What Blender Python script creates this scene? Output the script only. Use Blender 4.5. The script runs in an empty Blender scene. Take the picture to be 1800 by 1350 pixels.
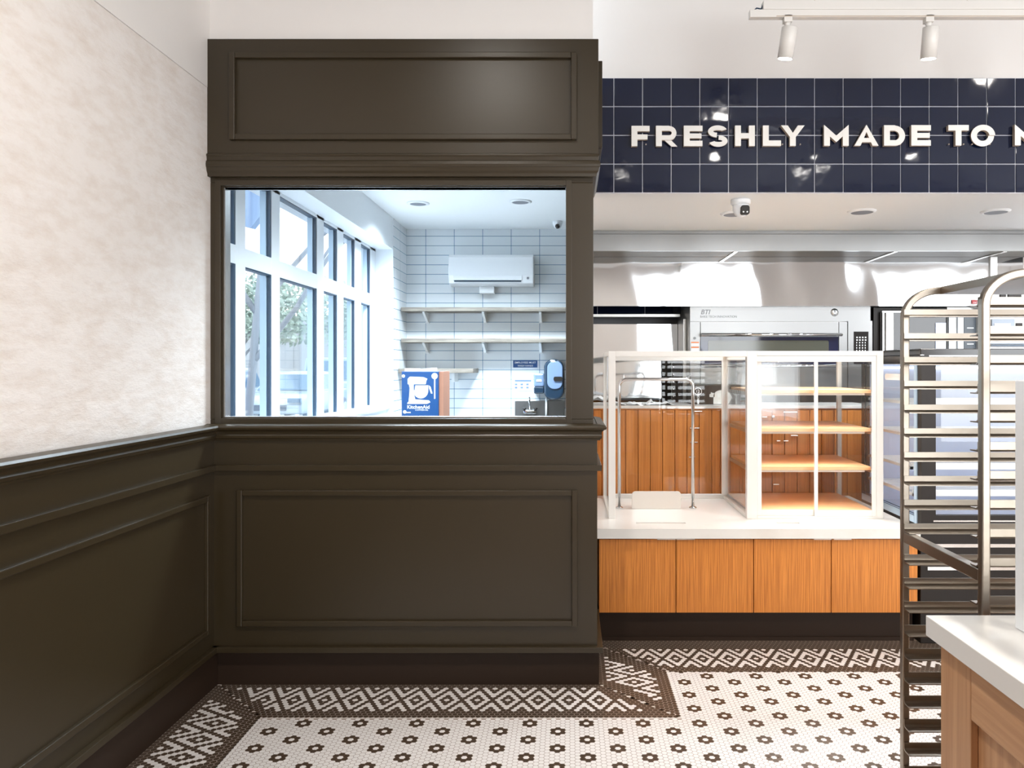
import bpy, math, random
from mathutils import Vector, Matrix

# ------------------------------------------------------------------ camera, world, big lights, exposure
SC = bpy.context.scene
COL = SC.collection
CAM_H = 1.65
FPX = 1320.0
VPX, VPY = 1000.0, 643.0
cam_d = bpy.data.cameras.new('camera')
cam = bpy.data.objects.new('camera', cam_d)
COL.objects.link(cam)
cam.location = (0, 0, CAM_H)
cam.rotation_euler = (math.pi / 2, 0, 0)
cam_d.sensor_width = 36.0
cam_d.sensor_fit = 'HORIZONTAL'
cam_d.lens = 36.0 * FPX / 1800.0
cam_d.shift_x = (900.0 - VPX) / 1800.0
cam_d.shift_y = (VPY - 675.0) / 1800.0
cam_d.clip_start = 0.05
cam_d.clip_end = 300
SC.camera = cam
SC.view_settings.view_transform = 'Standard'
SC.view_settings.look = 'None'
SC.view_settings.gamma = 1.0
SC.view_settings.use_curve_mapping = False
SC.view_settings.exposure = 1.45
try:
    SC.cycles.max_bounces = 10
    SC.cycles.diffuse_bounces = 5
    SC.cycles.glossy_bounces = 4
    SC.cycles.transparent_max_bounces = 24
    SC.cycles.transmission_bounces = 8
    SC.cycles.sample_clamp_indirect = 6.0
    SC.cycles.caustics_reflective = False
    SC.cycles.caustics_refractive = False
except Exception:
    pass

W = bpy.data.worlds.new('sky')
SC.world = W
W.use_nodes = True
wn = W.node_tree.nodes
wn['Background'].inputs[0].default_value = (0.82, 0.91, 1.0, 1)
wn['Background'].inputs[1].default_value = 1.3


def area(name, loc, rot, sx, sy, power, color):
    d = bpy.data.lights.new(name, 'AREA')
    d.shape = 'RECTANGLE'
    d.size = sx
    d.size_y = sy
    d.energy = power
    d.color = color
    o = bpy.data.objects.new(name, d)
    COL.objects.link(o)
    o.location = loc
    o.rotation_euler = rot
    return o


def spot(name, loc, target, power, color, size=1.9, blend=0.8, radius=0.06):
    d = bpy.data.lights.new(name, 'SPOT')
    d.energy = power
    d.color = color
    d.spot_size = size
    d.spot_blend = blend
    d.shadow_soft_size = radius
    o = bpy.data.objects.new(name, d)
    COL.objects.link(o)
    o.location = loc
    v = Vector(target) - Vector(loc)
    o.rotation_euler = v.to_track_quat('-Z', 'Y').to_euler()
    return o


# daylight entering by the shop front windows behind the camera, and by the side windows of the mixing room
area('daylight_front_1', (2.79, -3.45, 2.0), (math.pi / 2, 0, 0), 2.34, 3.2, 72, (0.97, 0.985, 1.0))
area('daylight_front_2', (7.4, -3.45, 2.0), (math.pi / 2, 0, 0), 2.6, 3.2, 80, (0.97, 0.985, 1.0))

# ------------------------------------------------------------------ helpers


def sx(px, Z):
    return (px - VPX) * Z / FPX


def sz(py, Z):
    return CAM_H - (py - VPY) * Z / FPX


def mat(name, color, rough=0.5, metal=0.0, spec=0.5, emis=None, estr=0.0, coat=0.0, alpha=None):
    m = bpy.data.materials.new(name)
    m.use_nodes = True
    b = m.node_tree.nodes['Principled BSDF']
    b.inputs['Base Color'].default_value = (*color, 1)
    b.inputs['Roughness'].default_value = rough
    b.inputs['Metallic'].default_value = metal
    b.inputs['Specular IOR Level'].default_value = spec
    if coat:
        b.inputs['Coat Weight'].default_value = coat
        b.inputs['Coat Roughness'].default_value = 0.05
    if emis:
        b.inputs['Emission Color'].default_value = (*emis, 1)
        b.inputs['Emission Strength'].default_value = estr
    return m


def noise_color(m, c1, c2, scale=(1, 1, 1), nscale=5.0, detail=4.0, lo=0.35, hi=0.65, bump=0.0, bdist=0.01, rough=0.6):
    nt = m.node_tree
    b = nt.nodes['Principled BSDF']
    tc = nt.nodes.new('ShaderNodeTexCoord')
    mp = nt.nodes.new('ShaderNodeMapping')
    mp.inputs['Scale'].default_value = scale
    nz = nt.nodes.new('ShaderNodeTexNoise')
    nz.inputs['Scale'].default_value = nscale
    nz.inputs['Detail'].default_value = detail
    nz.inputs['Roughness'].default_value = rough
    rp = nt.nodes.new('ShaderNodeValToRGB')
    rp.color_ramp.elements[0].position = lo
    rp.color_ramp.elements[1].position = hi
    rp.color_ramp.elements[0].color = (*c1, 1)
    rp.color_ramp.elements[1].color = (*c2, 1)
    nt.links.new(tc.outputs['Object'], mp.inputs['Vector'])
    nt.links.new(mp.outputs['Vector'], nz.inputs['Vector'])
    nt.links.new(nz.outputs['Fac'], rp.inputs['Fac'])
    nt.links.new(rp.outputs['Color'], b.inputs['Base Color'])
    if bump:
        bp = nt.nodes.new('ShaderNodeBump')
        bp.inputs['Strength'].default_value = bump
        bp.inputs['Distance'].default_value = bdist
        nt.links.new(nz.outputs['Fac'], bp.inputs['Height'])
        nt.links.new(bp.outputs['Normal'], b.inputs['Normal'])
    return m


def bump_only(m, scale=(1, 1, 1), nscale=5.0, strength=0.2, dist=0.01, detail=2.0):
    nt = m.node_tree
    b = nt.nodes['Principled BSDF']
    tc = nt.nodes.new('ShaderNodeTexCoord')
    mp = nt.nodes.new('ShaderNodeMapping')
    mp.inputs['Scale'].default_value = scale
    nz = nt.nodes.new('ShaderNodeTexNoise')
    nz.inputs['Scale'].default_value = nscale
    nz.inputs['Detail'].default_value = detail
    bp = nt.nodes.new('ShaderNodeBump')
    bp.inputs['Strength'].default_value = strength
    bp.inputs['Distance'].default_value = dist
    nt.links.new(tc.outputs['Object'], mp.inputs['Vector'])
    nt.links.new(mp.outputs['Vector'], nz.inputs['Vector'])
    nt.links.new(nz.outputs['Fac'], bp.inputs['Height'])
    nt.links.new(bp.outputs['Normal'], b.inputs['Normal'])
    return m


def glass_mat(name, tint=(1, 1, 1), f0=0.035, rough=0.0):
    """thin glass: clear transmission mixed with a Schlick reflection."""
    m = bpy.data.materials.new(name)
    m.use_nodes = True
    nt = m.node_tree
    nt.nodes.clear()
    L = nt.links
    out = nt.nodes.new('ShaderNodeOutputMaterial')
    mix = nt.nodes.new('ShaderNodeMixShader')
    tr = nt.nodes.new('ShaderNodeBsdfTransparent')
    gl = nt.nodes.new('ShaderNodeBsdfGlossy')
    tr.inputs['Color'].default_value = (*tint, 1)
    gl.inputs['Roughness'].default_value = rough
    ge = nt.nodes.new('ShaderNodeNewGeometry')
    dt = nt.nodes.new('ShaderNodeVectorMath')
    dt.operation = 'DOT_PRODUCT'
    L.new(ge.outputs['Normal'], dt.inputs[0])
    L.new(ge.outputs['Incoming'], dt.inputs[1])

    def mth(op, a, b=None):
        n = nt.nodes.new('ShaderNodeMath')
        n.operation = op
        for k, q in enumerate((a, b)):
            if q is None: continue
            if isinstance(q, (int, float)): n.inputs[k].default_value = q
            else: L.new(q, n.inputs[k])
        return n.outputs[0]
    c = mth('ABSOLUTE', dt.outputs['Value'])
    p = mth('POWER', mth('SUBTRACT', 1.0, c), 5.0)
    f = mth('ADD', mth('MULTIPLY', p, 1.0 - f0), f0)
    L.new(f, mix.inputs[0])
    L.new(tr.outputs[0], mix.inputs[1])
    L.new(gl.outputs[0], mix.inputs[2])
    L.new(mix.outputs[0], out.inputs['Surface'])
    return m


def tile_mat(name, axis, w, h, off_u, off_z, c1, c2, grout, rough=0.15):
    m = bpy.data.materials.new(name)
    m.use_nodes = True
    nt = m.node_tree
    b = nt.nodes['Principled BSDF']
    b.inputs['Roughness'].default_value = rough
    tc = nt.nodes.new('ShaderNodeTexCoord')
    sp = nt.nodes.new('ShaderNodeSeparateXYZ')
    cb = nt.nodes.new('ShaderNodeCombineXYZ')
    a1 = nt.nodes.new('ShaderNodeMath')
    a1.operation = 'SUBTRACT'
    a1.inputs[1].default_value = off_u
    a2 = nt.nodes.new('ShaderNodeMath')
    a2.operation = 'SUBTRACT'
    a2.inputs[1].default_value = off_z
    br = nt.nodes.new('ShaderNodeTexBrick')
    br.offset = 0.0
    br.squash = 1.0
    br.inputs['Scale'].default_value = 1.0
    br.inputs['Mortar Size'].default_value = 0.0028
    br.inputs['Mortar Smooth'].default_value = 0.1
    br.inputs['Brick Width'].default_value = w
    br.inputs['Row Height'].default_value = h
    br.inputs['Color1'].default_value = (*c1, 1)
    br.inputs['Color2'].default_value = (*c2, 1)
    br.inputs['Mortar'].default_value = (*grout, 1)
    nt.links.new(tc.outputs['Object'], sp.inputs[0])
    nt.links.new(sp.outputs[axis], a1.inputs[0])
    nt.links.new(sp.outputs['Z'], a2.inputs[0])
    nt.links.new(a1.outputs[0], cb.inputs['X'])
    nt.links.new(a2.outputs[0], cb.inputs['Y'])
    nt.links.new(cb.outputs[0], br.inputs['Vector'])
    nt.links.new(br.outputs['Color'], b.inputs['Base Color'])
    return m


class MB:
    def __init__(self):
        self.v = []
        self.f = []
        self.mi = []
        self.cur = 0
        self.smooth = []
        self.sm = False

    def add(self, vs, fs):
        o = len(self.v)
        self.v += [tuple(p) for p in vs]
        for f in fs:
            self.f.append([i + o for i in f])
            self.mi.append(self.cur)
            self.smooth.append(self.sm)
        return self

    def box(self, x0, x1, y0, y1, z0, z1):
        if x0 > x1: x0, x1 = x1, x0
        if y0 > y1: y0, y1 = y1, y0
        if z0 > z1: z0, z1 = z1, z0
        vs = [(x0, y0, z0), (x1, y0, z0), (x1, y1, z0), (x0, y1, z0), (x0, y0, z1), (x1, y0, z1), (x1, y1, z1), (x0, y1, z1)]
        return self.add(vs, [(0, 3, 2, 1), (4, 5, 6, 7), (0, 1, 5, 4), (1, 2, 6, 5), (2, 3, 7, 6), (3, 0, 4, 7)])

    def prism(self, pts, axis, a, b):
        """2D polygon pts extruded from a to b along axis 0/1/2."""
        n = len(pts)
        def mk(p, t):
            if axis == 0: return (t, p[0], p[1])
            if axis == 1: return (p[0], t, p[1])
            return (p[0], p[1], t)
        vs = [mk(p, a) for p in pts] + [mk(p, b) for p in pts]
        fs = [tuple(range(n - 1, -1, -1)), tuple(range(n, 2 * n))]
        fs += [(i, (i + 1) % n, (i + 1) % n + n, i + n) for i in range(n)]
        return self.add(vs, fs)

    def sweep(self, prof, path, closed_ends=True):
        """mitred moulding: prof = [(offset, z)], path = [(x, y)] in plan, offset to the right of travel."""
        n = len(prof)
        P = [Vector(p) for p in path]
        rings = []
        for i, p in enumerate(P):
            ds = []
            if i > 0: ds.append((P[i] - P[i - 1]).normalized())
            if i < len(P) - 1: ds.append((P[i + 1] - P[i]).normalized())
            ns = [Vector((d.y, -d.x)) for d in ds]
            if len(ns) == 2:
                m = (ns[0] + ns[1])
                m = m / max(1e-6, m.dot(ns[0]))
            else:
                m = ns[0]
            rings.append([(p.x + m.x * o, p.y + m.y * o, z) for o, z in prof])
        vs = [q for r in rings for q in r]
        fs = []
        for i in range(len(P) - 1):
            for k in range(n):
                a = i * n + k
                b2 = i * n + (k + 1) % n
                fs.append((a, b2, b2 + n, a + n))
        fs.append(tuple(range(n)))
        fs.append(tuple(range((len(P) - 1) * n + n - 1, (len(P) - 1) * n - 1, -1)))
        return self.add(vs, fs)

    def tube(self, path, r, n=8, up=None, r_end=None, cap=True):
        P = [Vector(p) for p in path]
        m = len(P)
        rings = []
        prev = None
        for i, p in enumerate(P):
            if i == 0: t = P[1] - P[0]
            elif i == m - 1: t = P[-1] - P[-2]
            else: t = (P[i + 1] - P[i]).normalized() + (P[i] - P[i - 1]).normalized()
            t.normalize()
            if up is not None: u = Vector(up)
            elif prev is not None: u = prev
            else:
                u = Vector((0, 0, 1)) if abs(t.z) < 0.9 else Vector((1, 0, 0))
            u = (u - t * u.dot(t)).normalized()
            prev = u
            w = t.cross(u)
            if isinstance(r, (list, tuple)): rr = r[i]
            elif r_end is not None: rr = r + (r_end - r) * i / (m - 1)
            else: rr = r
            ph = math.pi / 4 if n == 4 else 0
            k = math.sqrt(2) if n == 4 else 1
            rings.append([tuple(p + (u * math.cos(ph + 2 * math.pi * j / n) + w * math.sin(ph + 2 * math.pi * j / n)) * rr * k) for j in range(n)])
        vs = [q for rg in rings for q in rg]
        fs = []
        for i in range(m - 1):
            for j in range(n):
                a = i * n + j
                b = i * n + (j + 1) % n
                fs.append((a, b, b + n, a + n))
        if cap:
            fs.append(tuple(range(n - 1, -1, -1)))
            fs.append(tuple(range((m - 1) * n, m * n)))
        return self.add(vs, fs)

    def lathe(self, prof, c, axis=2, n=24, cap=True):
        """prof [(r, t)] round axis through c."""
        vs = []
        for r, t in prof:
            for j in range(n):
                a = 2 * math.pi * j / n
                q = [r * math.cos(a), r * math.sin(a)]
                if axis == 2: vs.append((c[0] + q[0], c[1] + q[1], c[2] + t))
                elif axis == 1: vs.append((c[0] + q[0], c[1] + t, c[2] + q[1]))
                else: vs.append((c[0] + t, c[1] + q[0], c[2] + q[1]))
        fs = []
        m = len(prof)
        for i in range(m - 1):
            for j in range(n):
                a = i * n + j
                b = i * n + (j + 1) % n
                fs.append((a, b, b + n, a + n))
        if cap:
            fs.append(tuple(range(n - 1, -1, -1)))
            fs.append(tuple(range((m - 1) * n, m * n)))
        return self.add(vs, fs)

    def build(self, name, mats, parent=None, bevel=0.0, smooth=False, rot=None):
        if not isinstance(mats, (list, tuple)): mats = [mats]
        me = bpy.data.meshes.new(name)
        off = Vector((0, 0, 0))
        if parent is not None:
            q = parent
            while q is not None:
                off += Vector(q.location)
                q = q.parent
        me.from_pydata([tuple(Vector(v) - off) for v in self.v], [], self.f)
        for m in mats: me.materials.append(m)
        me.polygons.foreach_set('material_index', self.mi)
        me.polygons.foreach_set('use_smooth', [smooth or s for s in self.smooth])
        me.update()
        import bmesh
        bm = bmesh.new()
        bm.from_mesh(me)
        bmesh.ops.recalc_face_normals(bm, faces=bm.faces)
        bm.to_mesh(me)
        bm.free()
        o = bpy.data.objects.new(name, me)
        COL.objects.link(o)
        if parent is not None: o.parent = parent
        if bevel:
            b = o.modifiers.new('bevel', 'BEVEL')
            b.width = bevel
            b.segments = 2
            b.limit_method = 'ANGLE'
            b.angle_limit = math.radians(40)
        return o


def tag(o, label, cat, group=None, kind=None):
    if label: o['label'] = label
    if cat: o['category'] = cat
    if group: o['group'] = group
    if kind: o['kind'] = kind
    return o


def thing(name, loc, label, cat, group=None):
    o = bpy.data.objects.new(name, None)
    COL.objects.link(o)
    o.empty_display_size = 0.05
    o.location = loc
    return tag(o, label, cat, group)


def struct(o, label=None):
    o['kind'] = 'structure'
    if label: o['label'] = label
    return o


def copy_tree(o, loc, label, group=None):
    r = o.copy()
    COL.objects.link(r)
    r.location = loc
    r['label'] = label
    if group: r['group'] = group
    for ch in list(o.children):
        c = ch.copy()
        COL.objects.link(c)
        c.parent = r
        for g in list(ch.children):
            d = g.copy()
            COL.objects.link(d)
            d.parent = c
    return r


def text_verts(body, size, extrude=0.0, offset=0.0, align='LEFT', shear=0.0, spacing=1.0):
    cu = bpy.data.curves.new('t', 'FONT')
    cu.body = body
    cu.size = size
    cu.extrude = extrude
    cu.offset = offset
    cu.align_x = align
    cu.shear = shear
    cu.space_character = spacing
    cu.resolution_u = 3
    o = bpy.data.objects.new('t', cu)
    COL.objects.link(o)
    dg = bpy.context.evaluated_depsgraph_get()
    me = bpy.data.meshes.new_from_object(o.evaluated_get(dg))
    vs = [tuple(v.co) for v in me.vertices]
    fs = [tuple(p.vertices) for p in me.polygons]
    bpy.data.objects.remove(o)
    bpy.data.curves.remove(cu)
    bpy.data.meshes.remove(me)
    return vs, fs


def text_part(name, body, width, pos, material, parent=None, extrude=0.0006, offset=0.0, vertical=False, shear=0.0, spacing=1.0, facing='front'):
    """flat lettering in the XZ plane facing -Y; pos = lower-left corner; width = real width."""
    vs, fs = text_verts(body, 1.0, 0.0, offset, 'LEFT', shear, spacing)
    x0 = min(v[0] for v in vs); x1 = max(v[0] for v in vs)
    y0 = min(v[1] for v in vs)
    k = width / (x1 - x0)
    mb = MB()
    if vertical:
        pts = [(pos[0] - (v[1] - y0) * k, pos[1], pos[2] + (v[0] - x0) * k) for v in vs]
    else:
        pts = [(pos[0] + (v[0] - x0) * k, pos[1], pos[2] + (v[1] - y0) * k) for v in vs]
    mb.add(pts, fs)
    o = mb.build(name, material, parent)
    s = o.modifiers.new('thick', 'SOLIDIFY')
    s.thickness = extrude
    s.offset = 0
    return o


# ------------------------------------------------------------------ materials
M = {}
M['white_paint'] = noise_color(mat('white_paint', (.84, .80, .765), 0.6), (.855, .82, .79), (.875, .845, .815), nscale=1.2)
M['plaster'] = mat('plaster', (.7, .6, .55), 0.75)
noise_color(M['plaster'], (.77, .695, .635), (.86, .815, .78), scale=(1, .42, 1), nscale=17, detail=9, lo=.30, hi=.58, bump=.75, bdist=.012, rough=.66)
M['ceil_white'] = mat('ceiling_white', (.88, .90, .91), 0.7)
M['ceil_dark'] = mat('ceiling_grey', (.22, .215, .21), 0.8)
M['dark'] = mat('olive_black_paint', (.034, .0235, .0105), 0.33, spec=.5)
bump_only(M['dark'], nscale=60, strength=.05, dist=.002)
M['darker'] = mat('black_brown_and_shade', (.026, .014, .008), 0.55, spec=.3)  # darker than the panels: baseboards carry the ledge shadow in this colour
M['navy'] = mat('navy_glaze', (.006, .011, .034), 0.06, spec=.7, coat=.5)
bump_only(M['navy'], nscale=7, strength=.18, dist=.01)
M['grout_light'] = mat('pale_grout', (.62, .62, .66), 0.8)
M['letter'] = mat('cream_letter', (.90, .87, .82), 0.45)
M['letter_side'] = mat('letter_edge', (.52, .42, .33), 0.5)
M['steel'] = mat('brushed_steel', (.27, .27, .267), 0.36, metal=1)
bump_only(M['steel'], scale=(1, 1, 1), nscale=1.3, strength=.25, dist=.05)
M['steel_wavy'] = mat('wavy_steel', (.74, .77, .80), 0.05, metal=1)
bump_only(M['steel_wavy'], scale=(1.2, 1, .55), nscale=2.2, strength=.5, dist=.03, detail=1)
M['steel_dull'] = mat('dull_steel', (.66, .66, .64), 0.38, metal=1)
M['alu'] = mat('aluminium', (.38, .33, .275), 0.30, metal=1)
bump_only(M['alu'], nscale=14, strength=.18, dist=.004, detail=4)
M['chrome'] = mat('chrome', (.62, .62, .62), 0.04, metal=1)
M['handle'] = mat('satin_handle', (.85, .84, .82), 0.25, metal=1)
M['black'] = mat('gloss_black', (.018, .016, .015), 0.16)
M['black_soft'] = mat('soft_black', (.012, .0075, .005), 0.42, spec=.35)
M['white_metal'] = mat('white_powder_coat', (.76, .735, .70), 0.35)
M['white_plastic'] = mat('white_plastic', (.86, .88, .90), 0.3)
M['quartz'] = noise_color(mat('white_quartz', (.88, .86, .83), 0.22), (.79, .77, .74), (.73, .67, .61), nscale=1.1, detail=6, lo=.55, hi=.72)
M['oak'] = mat('orange_oak', (.6, .22, .05), 0.42)
noise_color(M['oak'], (.40, .115, .012), (.76, .285, .05), scale=(120, 120, 2.6), nscale=1.0, detail=5, lo=.30, hi=.68, bump=.1, bdist=.002)
M['oak_dark'] = mat('orange_oak_planks', (.5, .18, .04), 0.45)
noise_color(M['oak_dark'], (.42, .13, .014), (.64, .235, .042), scale=(80, 80, 1.8), nscale=1.0, detail=5, lo=.3, hi=.7)
M['oak_shelf'] = mat('oak_shelf', (.75, .36, .15), 0.35)
noise_color(M['oak_shelf'], (.84, .46, .22), (.94, .64, .38), scale=(2.0, 55, 55), nscale=1.0, detail=5, lo=.3, hi=.7)
M['oak_pale'] = mat('pale_oak', (.52, .28, .13), 0.5)
noise_color(M['oak_pale'], (.36, .17, .072), (.60, .34, .175), scale=(30, 30, 1.1), nscale=1.0, detail=5, lo=.28, hi=.7, bump=.08, bdist=.002)
M['oak_pale_h'] = mat('pale_oak_rail', (.52, .28, .13), 0.5)
noise_color(M['oak_pale_h'], (.36, .17, .072), (.60, .34, .175), scale=(30, 1.1, 30), nscale=1.0, detail=5, lo=.28, hi=.7, bump=.08, bdist=.002)
M['grey_wood'] = mat('grey_brown_wood', (.35, .30, .24), 0.6)
noise_color(M['grey_wood'], (.10, .085, .07), (.26, .23, .19), scale=(3, 40, 40), nscale=1.0, detail=4, lo=.3, hi=.7)
M['glass'] = glass_mat('clear_glass', (.992, .996, .993), .022)
M['glass_window'] = glass_mat('window_glass', (.96, .985, 1.0), .012)
M['glass_dark'] = mat('dark_blue_glass', (.012, .016, .05), 0.04)
M['tile_white_x'] = tile_mat('white_tile_back', 'X', .3045, .1021, -1.5306, 3.036 - 30 * .1021, (.80, .84, .87), (.82, .86, .89), (.05, .20, .34))
M['tile_white_y'] = tile_mat('white_tile_side', 'Y', .3045, .1021, 8.03, 3.036 - 30 * .1021, (.80, .84, .87), (.82, .86, .89), (.05, .20, .34))
M['cool_white'] = mat('cool_white_paint', (.84, .88, .92), 0.5)
M['mosaic_white'] = mat('mosaic_white', (.80, .765, .745), 0.28)
M['mosaic_dark'] = mat('mosaic_dark', (.070, .046, .030), 0.28)
M['grout'] = mat('mosaic_grout', (.30, .22, .17), 0.85)
M['grout_pale'] = mat('border_grout', (.62, .57, .53), 0.85)
M['blue_print'] = mat('blue_print', (.012, .075, .24), 0.4)
M['card'] = mat('brown_card', (.42, .20, .13), 0.7)
M['paper'] = mat('white_paper', (.88, .88, .88), 0.7)
M['dispenser'] = mat('smoke_plastic', (.012, .03, .055), 0.12)
M['dispenser_clear'] = mat('grey_blue_plastic', (.16, .23, .36), 0.15)
M['lamp_glow'] = mat('lamp_glow', (1, 1, 1), 0.5, emis=(1, .96, .9), estr=9)
M['led'] = mat('led_strip', (1, 1, 1), 0.5, emis=(.88, .93, 1), estr=1)
M['strip'] = mat('shelf_light', (.60, .52, .45), 0.5)
M['lens_grey'] = mat('downlight_lens', (.20, .21, .24), 0.5)
M['fridge_in'] = mat('fridge_liner', (.56, .62, .78), 0.3)
M['orange_label'] = mat('orange_label', (.85, .22, .05), 0.5)
M['red_label'] = mat('red_label', (.35, .01, .01), 0.5)
M['bark'] = mat('bark', (.24, .25, .27), 0.9)
M['leaf'] = mat('leaf', (.34, .41, .34), 0.7)
M['asphalt'] = mat('asphalt', (.34, .35, .37), 0.9)
M['car_white'] = mat('car_paint', (.34, .40, .45), 0.2)
M['car_glass'] = mat('car_glass', (.10, .17, .25), 0.08)
M['tyre'] = mat('tyre', (.08, .09, .12), 0.8)
M['blue_frame'] = mat('blue_grey_frame', (.42, .55, .68), 0.5)
M['gasket'] = mat('black_gasket', (.02, .05, .09), 0.4)

# ------------------------------------------------------------------ key dimensions
F = 3.86          # front face of the dark partition
XR = 0.1462       # right end of the partition
XL = -1.86        # plaster face of the left wall
XW = -1.825       # wainscot face of the left wall
CEIL = 4.4
KC = 2.683        # kitchen ceiling
RC = 3.11         # mixing-room ceiling
YB = 8.03         # mixing-room back wall
KB = 6.9          # kitchen back wall
RX = 9.2          # right wall
BY = -3.5         # shop front behind the camera

# ------------------------------------------------------------------ floor with hexagon mosaic
w = 0.0251
TOE = 3.889
CT = 4.50
fl = MB()
fl.box(XL - .5, RX + .2, BY - .3, YB + .3, -0.12, 0.0)


def hexagon(mb, cx, cy, flat, s, z):
    r = s / math.sqrt(3) * 0.93
    a0 = 0 if flat else math.pi / 6
    pts = [(cx + r * math.cos(a0 + math.pi / 3 * k), cy + r * math.sin(a0 + math.pi / 3 * k), z) for k in range(6)]
    mb.add(pts, [tuple(range(6))])


ROWS = {0: (0, 2, 4), 1: (1.5, 4.5), 2: (1, 5, 3), 3: (.5, 5.5, 2.5, 3.5), 4: (0, 2, 4), 5: (1.5, 4.5), 6: (1, 5, 3)}


def border_white(row, t):
    """row 0..11 across the band, t = position along the band in tile widths."""
    if row < 0 or row > 11: return False
    d = abs(row - 6)
    t = (t % 6.0)
    for q in ROWS[d]:
        e = abs(t - q)
        if min(e, 6 - e) < 0.26: return True
    return False


rh = w * math.sqrt(3) / 2
BW = 17.5 * rh                       # border width
XFL = -1.816 + BW + .0               # field edge at the left
ZF = TOE - BW                        # field edge in front of the partition
XS0, XS1 = 0.156, 0.156 + BW         # side border by the partition end
ZC1 = CT - 21 * rh                   # field edge before the counter
YMIN = 1.3
XMAX = 3.4


def zone(x, y):
    if y > CT + .05 or x < -1.83: return None
    if x < XS1:
        if y > TOE - .0 and x < XS0 - .0: return None
        if x < XFL - .01: return 'L' if (TOE - y) - (x + 1.816) > .0 else 'T'
        if x >= XS0 - BW * .0 and y > ZF and x > XS0:
            u = x - XS0
            if y <= TOE and (TOE - y) > u: return 'T'
            if y > ZC1 and (CT - y) < u + .06: return 'C'
            return 'S'
        if y > ZF: return 'T'
        return 'F'
    if y > ZC1: return 'C'
    return 'F'


fl.cur = 3
for x0, x1, y0, y1 in ((-1.816, XFL, YMIN, ZF), (-1.816, XS1, ZF, TOE), (XS0, XS1, TOE, CT), (XS1, XMAX, ZC1, CT)):
    fl.add([(x0, y0, .0005), (x1, y0, .0005), (x1, y1, .0005), (x0, y1, .0005)], [(0, 1, 2, 3)])
# horizontal sheets (rows along X)
for zn in ('T', 'C'):
    y_top = TOE if zn == 'T' else CT
    skip = 2 if zn == 'T' else 6
    nr = 18 if zn == 'T' else 21
    for k in range(nr):
        y = y_top - (k + .5) * rh
        for i in range(-80, 150):
            x = i * w + (0.5 * w if k % 2 else 0)
            if x > XMAX or zone(x, y) != zn: continue
            row = k - skip
            ok = 0 <= row <= 11
            # phase: rows with even |row-6| carry integer positions
            t = i + (0.5 if k % 2 else 0)
            whit = ok and border_white(row, t)
            if zn == 'T':
                if (x + 1.816) - (TOE - y) < .075 and x < -1: whit = False
                if x > XS0 and (TOE - y) - (x - XS0) < .085: whit = False
            else:
                if x < XS1 and (x - XS0) - (CT - y) < -.02: whit = False
            fl.cur = 1 if whit else 2
            hexagon(fl, x, y, False, w, .0012)
# vertical sheets (rows along Y)
for zn in ('L', 'S'):
    x_left = -1.816 if zn == 'L' else XS0
    for k in range(18):
        x = x_left + (k + .5) * rh
        for i in range(40, 190):
            y = i * w + (0.5 * w if k % 2 else 0)
            if y < YMIN or zone(x, y) != zn: continue
            row = k - 2
            t = i + (0.5 if k % 2 else 0)
            whit = border_white(row, t)
            if zn == 'L' and (TOE - y) - (x + 1.816) < .10: whit = False
            if zn == 'S':
                u = x - XS0
                if u - (TOE - y) < .095: whit = False
                if (CT - y) - u < .19: whit = False
            fl.cur = 1 if whit else 2
            hexagon(fl, x, y, True, w, .0012)
# field (rows along Y), flowers every 12 columns / 3 rows
fx0, fy0 = (767 - 1000) / 673.0 * CAM_H, CAM_H * FPX / 673.0
for c in range(-60, 170):
    x = fx0 + c * rh
    if x > XMAX: break
    for j in range(-60, 150):
        y = fy0 + j * w + (0.5 * w if c % 2 else 0)
        if y < YMIN or zone(x, y) != 'F': continue
        dark = False
        for (dc, dj) in ((0, 1), (0, -1), (1, .5), (1, -.5), (-1, .5), (-1, -.5)):
            cc = c + dc
            jj = j + (0.5 if c % 2 else 0) + dj
            if abs(jj - round(jj)) > .1: continue
            if cc % 12 == 0 and round(jj) % 6 == 0: dark = True
            if cc % 12 == 6 and round(jj) % 6 == 3: dark = True
        fl.cur = 2 if dark else 1
        hexagon(fl, x, y, True, w, .0012)
floor = fl.build('floor', [M['grout'], M['mosaic_white'], M['mosaic_dark'], M['grout_pale']])
struct(floor, 'white and dark hexagon mosaic floor with flowers and diamond border')

m = MB(); m.box(-2.1, .03, 4.0, YB, 0, .004)
struct(m.build('floor', mat('pale_tile_floor', (.72, .74, .75), .5)), 'pale floor of the mixing room')  # unseen floor, made pale to bounce light up to the ceiling
m = MB(); m.box(.127, RX, 5.58, KB, 0, .004)
struct(m.build('floor', mat('kitchen_floor', (.62, .58, .54), .5)), 'pale floor of the kitchen')  # out of view; pale so that it brightens the kitchen ceiling by bounce

# ------------------------------------------------------------------ room shell
m = MB(); m.box(XL - .2, XL, BY, F + .1, 0, 3.08)
o = struct(m.build('wall_left', M['plaster']), 'textured beige plaster wall on the left')
m = MB(); m.box(XL - .2, XL + .002, BY, F + .1, 3.082, CEIL)
struct(m.build('wall_left', M['white_paint']), 'white painted band above the plaster wall')
m = MB(); m.box(XL - .2, RX + .2, BY, 4.8, CEIL, CEIL + .1)
struct(m.build('ceiling', M['ceil_dark']))
m = MB(); m.box(RX, RX + .2, BY, KB + .2, 0, CEIL)
struct(m.build('wall_right', M['white_paint']))
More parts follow.
